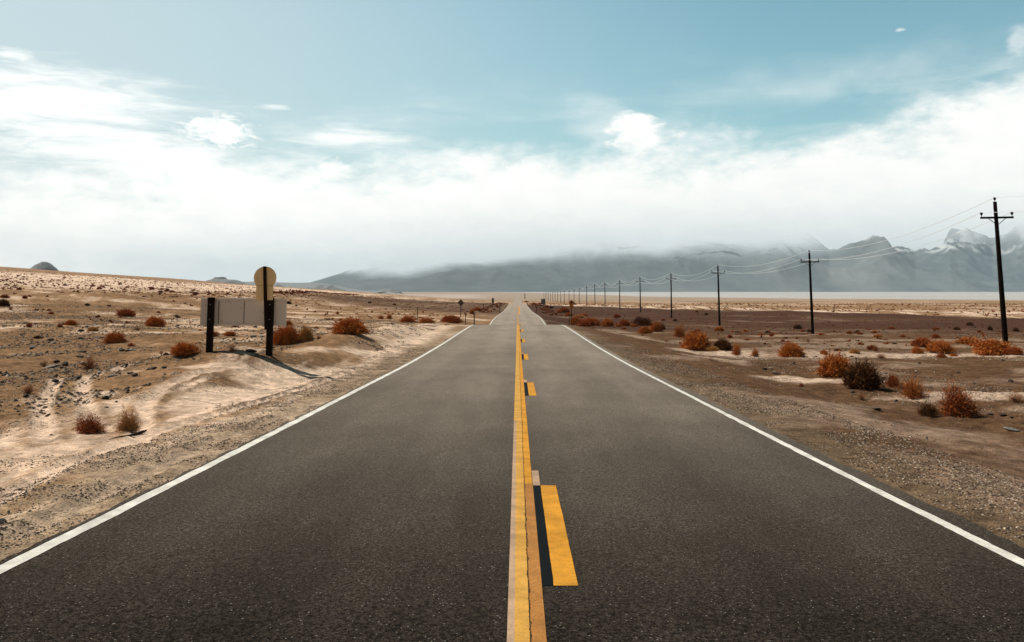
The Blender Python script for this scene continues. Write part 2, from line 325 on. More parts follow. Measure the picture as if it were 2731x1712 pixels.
# ------------------------------------------------------------------ node-material helper
class Mat:
    def __init__(s, name, rough=0.9, spec=0.3):
        s.m = bpy.data.materials.new(name); s.m.use_nodes = True; s.t = s.m.node_tree; s.n = s.t.nodes; s.n.clear()
        s.o = s.n.new('ShaderNodeOutputMaterial'); s.b = s.n.new('ShaderNodeBsdfPrincipled'); s.t.links.new(s.b.outputs[0], s.o.inputs[0])
        s.b.inputs['Roughness'].default_value = rough; s.b.inputs['Specular IOR Level'].default_value = spec
        s.c = s.n.new('ShaderNodeTexCoord').outputs['Object']; s.h = None
    def L(s, a, b): s.t.links.new(a, b)
    def math(s, op, a, b=None):
        n = s.n.new('ShaderNodeMath'); n.operation = op
        for i, v in enumerate((a, b)):
            if v is None: continue
            if isinstance(v, (int, float)): n.inputs[i].default_value = v
            else: s.L(v, n.inputs[i])
        return n.outputs[0]
    def noise(s, scale, detail=4, rough=.6, vec=None, dist=0):
        n = s.n.new('ShaderNodeTexNoise'); n.inputs['Scale'].default_value = scale; n.inputs['Detail'].default_value = detail; n.inputs['Roughness'].default_value = rough
        n.inputs['Distortion'].default_value = dist; s.L(vec or s.c, n.inputs['Vector']); return n.outputs[0]
    def vor(s, scale, out='Distance', vec=None):
        n = s.n.new('ShaderNodeTexVoronoi'); n.inputs['Scale'].default_value = scale; s.L(vec or s.c, n.inputs['Vector']); return n.outputs[out]
    def map(s, sx, sy, sz):
        n = s.n.new('ShaderNodeMapping'); n.inputs['Scale'].default_value = (sx, sy, sz); s.L(s.c, n.inputs[0]); return n.outputs[0]
    def rng(s, v, a, b, c=0., d=1.):
        n = s.n.new('ShaderNodeMapRange'); s.L(v, n.inputs[0])
        for i, q in enumerate((a, b, c, d)): n.inputs[i+1].default_value = q
        return n.outputs[0]
    def mix(s, f, a, b, mode='MIX'):
        n = s.n.new('ShaderNodeMix'); n.data_type = 'RGBA'; n.blend_type = mode; n.clamp_result = False
        if isinstance(f, (int, float)): n.inputs[0].default_value = f
        else: s.L(f, n.inputs[0])
        for i, v in ((6, a), (7, b)):
            if isinstance(v, tuple): n.inputs[i].default_value = (*v, 1)
            else: s.L(v, n.inputs[i])
        return n.outputs[2]
    def attr(s, name, out='Color'):
        n = s.n.new('ShaderNodeAttribute'); n.attribute_name = name; return n.outputs[out]
    def bump(s, h, dist, strength=1.):
        n = s.n.new('ShaderNodeBump'); n.inputs['Distance'].default_value = dist; n.inputs['Strength'].default_value = strength; s.L(h, n.inputs['Height'])
        if s.h is not None: s.L(s.h, n.inputs['Normal'])
        s.h = n.outputs[0]; s.L(s.h, s.b.inputs['Normal'])
    def color(s, c):
        if isinstance(c, tuple): s.b.inputs['Base Color'].default_value = (*c, 1)
        else: s.L(c, s.b.inputs['Base Color'])
        return s

def gray(m, v):                               # scalar -> colour multiplier socket
    n = m.n.new('ShaderNodeCombineColor')
    for i in range(3): m.L(v, n.inputs[i])
    return n.outputs[0]

# ground material: laid-out albedo, broken up by grit, pebbles and clods at several sizes
mg = Mat('desert_ground', .98, .02)
col = mg.attr('col'); grav = mg.attr('gravel', 'Fac')
g1 = mg.rng(mg.noise(38, 5, .7), .30, .70, .45, 1.5)
g2 = mg.rng(mg.noise(5, 5, .65), .30, .70, .62, 1.34)
g4 = mg.rng(mg.noise(2.2, 7, .78), .36, .64, .66, 1.30)
g3 = mg.rng(mg.noise(.9, 5, .6), .30, .70, .86, 1.14)
c1 = mg.mix(1.0, col, gray(mg, mg.math('MULTIPLY', mg.math('MULTIPLY', g2, g3), g4)), 'MULTIPLY')
c2 = mg.mix(mg.rng(grav, 0, 1, .55, 1.), c1, mg.mix(1.0, c1, gray(mg, g1), 'MULTIPLY'))
peb = mg.rng(mg.vor(26), .0, .42, 1., 0.); pc_ = mg.vor(26, 'Color'); sepc = mg.n.new('ShaderNodeSeparateColor'); mg.L(pc_, sepc.inputs[0])
pm = mg.math('MULTIPLY', mg.math('MULTIPLY', mg.rng(peb, .35, .5), mg.math('GREATER_THAN', sepc.outputs[0], .55)), grav)
pcol = mg.mix(sepc.outputs[1], (.07, .045, .035), (.42, .35, .30))
c3 = mg.mix(mg.math('MULTIPLY', pm, .75), c2, pcol)
mg.color(c3)
mg.bump(mg.noise(7, 6, .7), .05, .8); mg.bump(mg.math('ADD', mg.math('MULTIPLY', mg.noise(45, 3, .7), .6), mg.math('MULTIPLY', mg.math('MULTIPLY', peb, grav), .8)), .018, .9)

# ground sheet
NC = 1150
rr = np.concatenate([np.linspace(-8, 2.9, 36), np.arange(3, 40, .085), np.geomspace(60, 43000, 720)-20.]); NR = len(rr)
uu = np.linspace(-1, 1, NC); uu = np.sinh(uu*1.35)/np.sinh(1.35)*1.5
Yg = np.repeat(rr[:, None], NC, 1); Xg = (Yg+24)*uu[None, :]
x_ = Xg.ravel(); y_ = Yg.ravel()
z_ = hgt(x_, y_)
ii = np.arange(NR*NC).reshape(NR, NC); q = np.stack([ii[:-1, :-1], ii[:-1, 1:], ii[1:, 1:], ii[1:, :-1]], -1).reshape(-1, 4)
gm = mesh_np('ground', np.stack([x_, y_, z_], 1), q, True)
ca, ga = albedo(x_, y_); add_attr(gm, 'col', ca); add_attr(gm, 'gravel', ga, 'FLOAT')
ground = link('ground', gm, mg.m, kind='structure')

# ------------------------------------------------------------------ road
ma = Mat('asphalt', .9, .0); ma.b.inputs['Sheen Weight'].default_value = .02; ma.b.inputs['Sheen Roughness'].default_value = .45; ma.b.inputs['Sheen Tint'].default_value = (1, .92, .82, 1)   # fine pale dust in the surface
a1 = ma.noise(95, 4, .8); a2 = ma.noise(.35, 4, .6); a3 = ma.noise(2.5, 5, .65, ma.map(1, .15, 1))
av = ma.vor(150, 'Color'); sv = ma.n.new('ShaderNodeSeparateColor'); ma.L(av, sv.inputs[0])
spk = ma.math('GREATER_THAN', sv.outputs[0], .9962)
a4 = ma.rng(ma.noise(38, 3, .8), .40, .60, .28, 1.75)
m_ = ma.math('MULTIPLY', ma.math('MULTIPLY', ma.rng(a1, .40, .60, .15, 1.9), a4), ma.math('MULTIPLY', ma.rng(a2, .35, .65, .80, 1.18), ma.rng(a3, .35, .65, .82, 1.16)))
sx = ma.n.new('ShaderNodeSeparateXYZ'); ma.L(ma.c, sx.inputs[0])
wt = ma.math('MULTIPLY', ma.math('COSINE', ma.math('MULTIPLY', ma.math('SUBTRACT', ma.math('ABSOLUTE', sx.outputs[0]), .95), 3.59)), .13)   # polished wheel paths
m_ = ma.math('MULTIPLY', m_, ma.math('ADD', 1.0, wt))
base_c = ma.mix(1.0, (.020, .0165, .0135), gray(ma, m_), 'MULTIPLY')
dist_c = ma.mix(ma.attr('grazing_pale', 'Fac'), base_c, ma.mix(1.0, (.34, .29, .245), gray(ma, ma.math('ADD', ma.math('MULTIPLY', m_, .4), .6)), 'MULTIPLY'))
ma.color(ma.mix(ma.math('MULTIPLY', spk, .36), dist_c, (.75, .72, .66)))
ma.bump(a1, .004, .35)
def strip(name, x0, x1, ya, yb_, dz, mat, parent, nx=2, wig=None, step=None, jag=0.0, xs_=None):
    g_ = np.concatenate([np.arange(-15, 30, .06), np.arange(30, 140, .25), np.geomspace(140, 6000, 500)])   # one shared set of cross sections
    ys = np.concatenate([[ya], g_[(g_ > ya+.01) & (g_ < yb_-.01)], [yb_]])
    t = np.linspace(0, 1, nx); XL = np.full(len(ys), x0) + (fbm(ys*2.2, ys*0, 5, 3, .7)-.5)*jag; XR = np.full(len(ys), x1) + (fbm(ys*2.2+50, ys*0, 5, 7, .7)-.5)*jag
    X = XL[:, None]*(1-t) + XR[:, None]*t
    if wig is not None: X = X + wig(ys)[:, None]
    Y = np.repeat(ys[:, None], nx, 1); camber = -0.0022*np.minimum(np.abs(X), 4.5)**2
    Z = CAMZ - Droad(Y) + dz + 0*camber
    m = len(ys); idx = np.arange(m*nx).reshape(m, nx); qq = np.stack([idx[:-1, :-1], idx[:-1, 1:], idx[1:, 1:], idx[1:, :-1]], -1).reshape(-1, 4)
    me = mesh_np(name, np.stack([X.ravel(), Y.ravel(), Z.ravel()], 1), qq, True)
    return link(name, me, mat, parent)
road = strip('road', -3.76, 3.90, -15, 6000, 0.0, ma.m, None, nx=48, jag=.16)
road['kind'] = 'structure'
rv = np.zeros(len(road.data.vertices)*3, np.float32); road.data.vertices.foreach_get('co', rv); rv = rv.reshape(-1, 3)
add_attr(road.data, 'grazing_pale', np.clip(np.interp(rv[:, 1], [-15, 5, 9, 16, 30, 60, 110, 400, 600], [0, .02, .17, .38, .57, .74, .84, 1, 1.0])*(.8+.4*fbm(rv[:, 0]/1.6+9, rv[:, 1]/9, 3, 301)), 0, 1), 'FLOAT')  # grazing-angle brightening painted into the asphalt colour, paler with distance

def paint(name, c, wear=.25, dark=(.10, .085, .07), speck=.5, tint=None):
    m = Mat(name, .75, .05)
    n = m.noise(60, 5, .75); n2 = m.noise(3.5, 5, .7)
    w = m.math('MULTIPLY', m.rng(n, .56-.12*wear, .64), m.rng(n2, .35, .65, .2, 1.))
    cc_ = m.mix(1.0, c, gray(m, m.rng(n2, .36, .64, .72, 1.15)), 'MULTIPLY')
    m.color(m.mix(m.math('MULTIPLY', w, speck), cc_, dark)); m.bump(m.noise(150, 3, .8), .003, .5)
    return m.m
white = paint('white_road_paint', (.72, .70, .66), .3, speck=.6)
yel = paint('yellow_road_paint', (.60, .325, .07), .2)
yel2 = paint('old_orange_road_paint', (.44, .20, .055), .6, dark=(.12, .05, .02), speck=.8)
yel3 = paint('bright_yellow_road_paint', (.62, .285, .032), .4, dark=(.3, .12, .02), speck=.6)
pink = paint('faded_pale_road_paint', (.46, .31, .21), .3)
blk = paint('black_road_paint', (.004, .005, .006), .0, dark=(.02, .02, .02))
strip('edge_line', -3.70, -3.575, -15, 480, .004, white, road, jag=.035)
strip('edge_line', 3.60, 3.70, -15, 480, .004, white, road, jag=.035)
strip('faded_line', -.060, -.018, -15, 14, .004, pink, road)
strip('centre_line', -.018, .068, -15, 72, .004, yel, road)
strip('centre_line', -.060, -.018, 14.0, 72, .004, yel, road)
strip('old_line', .074, .160, -15, 9.0, .004, yel2, road, jag=.006)
strip('centre_line', .072, .155, 9.0, 72, .004, yel3, road, jag=.006)
strip('centre_line', .05, .42, 172, 330, .004, yel3, road, wig=lambda y: .25*np.sin((y-172)/158*math.pi))
for k in range(-1, 6):
    y0 = 5.72 + 12.2*k
    if k >= 0: strip('black_strip', .160, .237, y0, y0+3.2, .004, blk, road)
    if k >= 0: strip('faded_patch', .160, .237, y0+3.2, y0+4.0, .004, pink, road)
    strip('dash', .240, .400, y0, y0+3.2, .004, yel3, road, jag=.010)
for k in range(5): strip('dash', -.05, .22, 112+10*k, 116+10*k, .004, yel3, road)

# crack running down the centre line
mc = Mat('crack_tar', .9, .1).color((.05, .035, .02)).m
cv = []; cf = []; yk = 3.0; k = 0; xx = .070
rc = random.Random(3)
while yk < 34:
    xx += rc.uniform(-.007, .007); xx += (.070-xx)*.25; wd = rc.uniform(.0008, .0042)*(1 if rc.random() > .25 else .2)
    cv += [(xx-wd, yk, CAMZ-float(Droad(yk))+.0075), (xx+wd, yk, CAMZ-float(Droad(yk))+.0075)]
    if k: cf.append((2*k-2, 2*k-1, 2*k+1, 2*k))
    k += 1; yk += rc.uniform(.012, .035)
me = bpy.data.meshes.new('crack'); me.from_pydata(cv, [], cf); link('crack', me, mc, road)

# ------------------------------------------------------------------ mountains and far hills
mm = Mat('mountain_rock', .95, .1)
snow = mm.attr('snow', 'Fac')
rk = mm.mix(mm.rng(mm.noise(.0035, 6, .65), .35, .65), (.045, .066, .080), (.095, .115, .126))
rk = mm.mix(mm.rng(mm.attr('rib', 'Fac'), .25, .75), rk, (.19, .20, .195))
mm.color(mm.mix(snow, rk, (.70, .74, .77)))
tr = mm.n.new('ShaderNodeBsdfTransparent'); mx = mm.n.new('ShaderNodeMixShader'); mm.L(mm.attr('mist', 'Fac'), mx.inputs[0]); mm.L(mm.b.outputs[0], mx.inputs[1]); mm.L(tr.outputs[0], mx.inputs[2]); mm.L(mx.outputs[0], mm.o.inputs[0])
def ridged(x, y, o, s):
    t = 0; a = 1; q = 0; w = 1
    for k in range(o):
        r = 1-np.abs(2*vn(x, y, s+k*13)-1); r = r*r; t = t+a*r*w; q += a; w = np.clip(r*1.4, 0, 1); a *= .5; x = x*2.07+5.3; y = y*2.07+1.7
    return t/q
MN = 900; MD = 300
um = np.linspace(-.45, 1.1, MN); dm = np.linspace(8600, 15500, MD)
U, D_ = np.meshgrid(um, dm); X = U*D_; Y = D_
pxs = (np.array([500, 780, 1000, 1150, 1400, 1550, 1640, 1750, 1900, 2080, 2160, 2208, 2245, 2300, 2340, 2366, 2400, 2434, 2480, 2530, 2580, 2640, 2731, 2900, 3300, 3900])-1380)/F
hh = [0, 10, 90, 135, 155, 190, 215, 225, 220, 185, 135, 108, 118, 142, 160, 172, 162, 142, 156, 176, 156, 128, 156, 200, 240, 240]
env = np.interp(U, pxs, hh)/F*11800
cx = (D_-8800)/(11800-8800)
prof = np.where(cx < 1, ss(cx, -.02, 1.0)**1.0*.35+.65*np.clip(cx, 0, 1)**1.35, 1-ss(cx, 1.0, 2.3)*.9)
wx = (fbm(X/1400, Y/1400, 3, 201)-.5)*900
rg = ridged((X+wx)/1900, (Y*.55+wx)/1900, 6, 211)
rel = .35+.45*ss(U, .0, .38)
Z = env*prof*(.64+.62*(rg*rel+.42*(1-rel))) + env*(rg-.4)*.42*rel*ss(cx, .05, .4)
Z = Z + env*(ridged(X/620+3, Y/760, 4, 261)-.45)*.20*rel*ss(cx, .15, .6)
Z = Z*ss(cx, -.05, .12) - 8 + 20*ss(cx, -.1, .3)
mq = np.arange(MN*MD).reshape(MD, MN); mq = np.stack([mq[:-1, :-1], mq[:-1, 1:], mq[1:, 1:], mq[1:, :-1]], -1).reshape(-1, 4)
mme = mesh_np('mountains', np.stack([X.ravel(), Y.ravel(), Z.ravel()+CAMZ], 1), mq, True)
cb = np.interp(X/Y, (np.array([500, 1000, 1150, 1400, 1550, 1640, 1900, 2120, 2200, 2300, 2434, 2640, 2800, 3900])-1380)/F, [30, 62, 66, 84, 108, 114, 118, 124, 150, 190, 195, 180, 165, 165])/F*Y
nzm = fbm(X/800, Z/420+Y/3000, 4, 221)-.5
mist = ss(Z+nzm*330, cb*.42, cb*1.15)
snw = ss(Z+(rg-.5)*-500+(fbm(X/130, Y/130, 4, 231)-.5)*420, 600, 760)*ss(Z, 430, 640)*.85*ss(fbm(X/90, Y/260, 4, 241), .44, .56)
add_attr(mme, 'rib', ((rg*.6+fbm(X/260, Y/900, 4, 251)*.5-.1)*rel+.2*(1-rel)).ravel(), 'FLOAT'); add_attr(mme, 'mist', mist.ravel(), 'FLOAT'); add_attr(mme, 'snow', snw.ravel(), 'FLOAT')
link('mountains', mme, mm.m, kind='structure')

mh = Mat('far_hill_rock', .95, .1); mh.color(mh.mix(mh.rng(mh.noise(.03, 5, .7), .35, .65), (.17, .185, .20), (.25, .26, .265))); 
def hill(px0, px1, ptop, dist, name, pbase=None, n=70, prof=None, depth=None):
    x0 = (px0-1380)/F*dist; x1 = (px1-1380)/F*dist; ht = (HZ-ptop)/F*dist; hb_ = (HZ-pbase)/F*dist if pbase else -10
    cx_ = (x0+x1)/2; rx = (x1-x0)/2; ry = depth or rx
    g = np.linspace(-1.35, 1.35, n); GX, GY = np.meshgrid(g, g); rad = np.sqrt(GX**2+GY**2)
    f = prof(rad, GX) if prof else np.sqrt(np.clip(1-(rad/1.05)**2, 0, 1))
    z = hb_ + (ht-hb_)*f*(1+.22*(fbm(GX*3+px0, GY*3, 4, 91)-.5)) - np.clip(rad-1, 0, 1)*abs(ht-hb_)*2
    idx = np.arange(n*n).reshape(n, n); qq = np.stack([idx[:-1, :-1], idx[:-1, 1:], idx[1:, 1:], idx[1:, :-1]], -1).reshape(-1, 4)
    me = mesh_np(name, np.stack([(cx_+GX*rx).ravel(), (dist+GY*ry).ravel(), (z+CAMZ).ravel()], 1), qq, True)
    return link(name, me, mh.m, kind='structure')
hill(80, 150, 699, 2600, 'hill', 721, prof=lambda r, gx: np.cos(np.clip(r, 0, 1)*math.pi/2)**.9)
mesa = lambda r, gx: np.interp(r+.10*np.sin(gx*7), [0, .22, .34, .62, 1, 1.4], [1, .97, .62, .42, .0, 0])
hill(538, 648, 739, 3300, 'hill', 754, prof=mesa, depth=120)
low = lambda r, gx: np.interp(r+.1*np.sin(gx*9), [0, .4, 1, 1.4], [1, .85, 0, 0])
hill(420, 1000, 751, 6500, 'hill', 775, prof=low, depth=700)
hill(700, 760, 757, 3000, 'hill', 764, prof=low, depth=60)
hill(820, 905, 759, 3100, 'hill', 768, prof=low, depth=60)
hill(1010, 1060, 770, 3300, 'hill', 775, prof=low, depth=60)

# ------------------------------------------------------------------ shrubs
def shrub_mat(name, c0, c1, dark):
    m = Mat(name, .9, .03); t = m.attr('tw', 'Fac')
    cr_ = m.n.new('ShaderNodeValToRGB'); e = cr_.color_ramp.elements; e[0].color = (*dark, 1); e[1].color = (*c1, 1); k = e.new(.45); k.color = (*c0, 1); m.L(t, cr_.inputs[0])
    m.color(cr_.outputs[0]); m.b.inputs['Transmission Weight'].default_value = 0
    return m.m
M_OR = shrub_mat('orange_scrub', (.43, .130, .028), (.62, .25, .075), (.18, .05, .016))
M_RED = shrub_mat('red_brown_scrub', (.33, .086, .025), (.48, .16, .055), (.09, .03, .015))
M_DK = shrub_mat('dark_brown_scrub', (.075, .036, .018), (.22, .09, .03), (.03, .016, .01))
M_ST = shrub_mat('straw_scrub', (.48, .24, .085), (.62, .38, .17), (.25, .10, .035))
M_TW = shrub_mat('bare_twig', (.16, .075, .04), (.26, .14, .08), (.06, .03, .02))
def blades(segs, seed):                       # thin two-quad strips along polylines; segs: list of (points, width, tone)
    V = []; Q = []; T = []; r = random.Random(seed)
    for pts, w, tone in segs:
        b = len(V); n = len(pts)
        d = (pts[-1]-pts[0]); s_ = d.cross(Vector((r.gauss(0, 1), r.gauss(0, 1), r.gauss(0, 1)))).normalized()
        for i, p in enumerate(pts):
            ww = w*(1-.75*i/(n-1)); V += [tuple(p-s_*ww), tuple(p+s_*ww)]; T += [tone, tone]
            if i: Q.append((b+2*i-2, b+2*i-1, b+2*i+1, b+2*i))
    return V, Q, T
def shrub_meshes(seed, n_tw, n_leaf, spread, height, leafw, lump=.25, open_=0.0, lean=0.0):
    """unit shrub: radius 1 across, base at origin; returns twig mesh and foliage mesh"""
    r = random.Random(seed); tw = []; lf = []
    lobes = [(Vector((math.cos(a)*q, math.sin(a)*q, 0)), r.uniform(.75, 1.1)) for a, q in [(r.uniform(0, 6.28), r.uniform(.1, .55)) for _ in range(6)]]
    for k in range(n_tw):
        a = r.uniform(0, 2*math.pi); e = math.acos(1-r.random()*.98) if spread > .8 else r.uniform(0, .9)*spread
        e = min(e, 1.5); lb, lh = lobes[k % 6]
        ln = r.uniform(.72, 1.08)*(1-lump*vn(a*2.2+seed, e*3, seed))*(1 if r.random() > .12 else 1.15)
        d = Vector((math.cos(a)*math.sin(e), math.sin(a)*math.sin(e), math.cos(e)*height))
        d.x += lean*d.z
        end = d*ln*lh*.85 + lb*.28
        o = Vector((r.gauss(0, .07), r.gauss(0, .07), 0)) + lb*.12
        mid1 = o.lerp(end, .35)+Vector((r.gauss(0, .05), r.gauss(0, .05), .06)); mid2 = o.lerp(end, .7)+Vector((r.gauss(0, .06), r.gauss(0, .06), .05))
        end.z = max(end.z, .02); tw.append(([o, mid1, mid2, end], r.uniform(.005, .012), r.random()))
        m = int(n_leaf/n_tw)
        for j in range(m):
            t = r.uniform(.30+.3*open_, 1.0); p = mid1.lerp(mid2, (t-.3)/.4) if t < .7 else mid2.lerp(end, (t-.7)/.3)
            q = p + Vector((r.gauss(0, .055), r.gauss(0, .055), r.gauss(0, .05))); q.z = max(q.z, .01)
            dd = (d*.55+Vector((r.gauss(0, .55), r.gauss(0, .55), r.gauss(0, .45)+.15))).normalized()*r.uniform(.05, .13)
            lf.append(([q, q+dd*.55+Vector((r.gauss(0, .008), r.gauss(0, .008), 0)), q+dd], leafw*r.uniform(.6, 1.4), min(1, max(0, .25+.5*r.random()+.35*(t-.6)))))
    res = []
    for s_, nm in ((tw, 'stems'), (lf, 'foliage')):
        V, Q, T = blades(s_, seed+5); me = mesh_np(nm, np.array(V), np.array(Q), False); add_attr(me, 'tw', T, 'FLOAT'); res.append(me)
    return res
KINDS = {
 'dense': [shrub_meshes(s, 460, 14500, 1, .95, .012, .30) for s in (1, 2, 3)],
 'open': [shrub_meshes(s, 300, 3200, 1, 1.05, .007, .45, .35) for s in (4, 5)],
 'tall': [shrub_meshes(s, 360, 5200, .95, 1.75, .0085, .4, .25, .1) for s in (6, 7)],
 'thin': [shrub_meshes(s, 170, 900, .9, 1.3, .006, .4, .5) for s in (8, 9)],
 'low': [shrub_meshes(s, 260, 4200, 1, .62, .012, .3) for s in (10, 11)]}
HT = {'dense': .98, 'open': 1.0, 'tall': 1.65, 'thin': 1.15, 'low': .62}
COLM = {'o': M_OR, 'r': M_RED, 'd': M_DK, 's': M_ST}
mesh_cache = {}
def colored(kind, var, col, part):
    key = (kind, var, col, part)
    if key not in mesh_cache:
        me = KINDS[kind][var][part].copy(); me.materials.append(M_TW if (part == 0 and col != 'd') else COLM[col]); mesh_cache[key] = me
    return mesh_cache[key]
rs = random.Random(21)
def shrub(px, py, wpx, hpx, kind, col, label, cat='shrub', group='desert shrubs along the road', dist=None):
    x, y, z = ground_hit(px, py)
    d = math.hypot(x, y); s = wpx*1.2/F*d/2/.98; var = rs.randrange(len(KINDS[kind])); sz = hpx*1.12/F*d/HT[kind]/1.0
    root = bpy.data.objects.new('shrub', None); C.objects.link(root); root.location = (x, y, z-.02*s); root.empty_display_size = .2
    root.rotation_euler = (0, 0, rs.uniform(0, 6.28)); root.scale = (s, s, sz)
    root['label'] = label; root['category'] = cat; root['group'] = group
    a = link('stems', colored(kind, var, col, 0), None, root); b = link('foliage', colored(kind, var, col, 1), None, root)
    return root
SH_L = [
 (240, 1155, 90, 62, 'open', 'r', 'reddish dry bush, left one of the pair on the sand beside the fallen stick'),
 (345, 1147, 76, 66, 'tall', 's', 'straw-topped bush with dark base, right one of the pair by the fallen stick'),
 (236, 984, 56, 46, 'thin', 'r', 'thin red-brown bush beside the flat grey stones on the left stony flat'),
 (309, 914, 55, 30, 'dense', 'o', 'bright orange round bush on the left stony flat, midway between sign and picture edge'),
 (494, 945, 78, 36, 'dense', 'o', 'orange-red bush just left of the sign posts'),
 (415, 870, 52, 30, 'dense', 'o', 'orange bush with dark base on a pale patch left of the long sign panel'),
 (336, 841, 60, 19, 'low', 'r', 'low brown bush at the foot of the brown mound on the left'),
 (190, 868, 30, 16, 'dense', 'o', 'small orange bush with white sand below it on the far left flat'),
 (160, 872, 18, 13, 'open', 'r', 'small red bush touching the left of the small orange one'),
 (77, 871, 20, 13, 'open', 'r', 'small red-brown bush by a white streak near the left picture edge'),
 (247, 884, 34, 13, 'low', 's', 'low straw bush between the two orange bushes on the left flat'),
 (366, 881, 32, 16, 'thin', 's', 'thin straw tuft below the orange bush with the dark base'),
 (75, 1048, 40, 30, 'thin', 'r', 'thin reddish tuft above the dark round stone at far left'),
 (118, 977, 24, 22, 'thin', 's', 'faint straw tuft left of the flat grey stones'),
 (618, 937, 36, 30, 'thin', 'o', 'thin orange tuft between the two sign posts'),
 (572, 897, 30, 20, 'open', 'o', 'orange bush seen under the long sign panel, nearer its left post'),
 (612, 895, 40, 14, 'low', 'o', 'low orange bush with dark side seen under the middle of the long sign panel'),
 (760, 919, 80, 60, 'dense', 'o', 'large rust-orange bush just right of the right sign post'),
 (814, 912, 44, 46, 'dense', 's', 'brownish straw bush joined to the right of the large rust-orange one'),
 (770, 868, 26, 22, 'open', 'o', 'small orange bush rising behind the right end of the sign panel'),
 (937, 889, 108, 48, 'dense', 'o', 'big golden-orange bush on the brown mound with a dark right flank'),
 (850, 905, 22, 18, 'thin', 'o', 'small thin tuft between the big golden bush and the brown straw bush'),
 (1016, 851, 24, 15, 'open', 'o', 'orange tuft on the bank crest, left of a pair'),
 (1038, 850, 22, 18, 'open', 'o', 'orange tuft on the bank crest, right of a pair'),
 (1086, 860, 44, 20, 'dense', 'o', 'orange bush with dark base left of the thin black post'),
 (1136, 861, 44, 16, 'dense', 'o', 'orange bush right of the thin black post'),
 (1204, 861, 62, 25, 'dense', 'r', 'dark red-brown bush below the grey diamond sign'),
 (1258, 838, 20, 22, 'open', 'o', 'leaning orange bush behind the roadside stake near the crest'),
 (1272, 829, 24, 12, 'dense', 'o', 'golden bush with dark end up the bank past the crest'),
 (1242, 842, 10, 10, 'open', 'r', 'small rusty tuft by the stake left of the crest'),
 (11, 794, 22, 9, 'dense', 'r', 'rusty bush at the left picture edge below the pale slope'), (66, 796, 12, 9, 'dense', 'r', 'small round rusty bush near the left picture edge below the pale slope'),
 (6, 817, 34, 20, 'dense', 'd', 'dark bush cut by the left picture edge at the pale hollow'), (28, 826, 18, 12, 'thin', 'r', 'thin red tuft on the pale hollow at far left'),
 (51, 773, 13, 8, 'dense', 'r', 'dark rusty dot of a bush at the foot of the pale slope, leftmost'), (266, 771, 14, 6, 'low', 'r', 'red dot of a bush at the foot of the pale slope, above the brown mound'), (405, 772, 14, 8, 'dense', 'r', 'rusty dot of a bush at the pale slope foot, above the panel left end'),
 (770, 811, 17, 10, 'dense', 'd', 'black-brown bush just right of the sign panel top corner'), (790, 817, 10, 5, 'low', 'd', 'tiny dark bush below the black-brown bush by the sign'), (430, 943, 16, 12, 'thin', 'o', 'tiny orange tuft left of the orange-red bush by the sign'),
 (985, 809, 11, 6, 'low', 'd', 'small dark bush alone on the left plain beyond the golden bush'), (1052, 814, 16, 9, 'open', 'r', 'reddish bush on the left plain before the dark band'), (900, 838, 14, 12, 'open', 'o', 'small orange tuft above the golden bush on its left'),
]
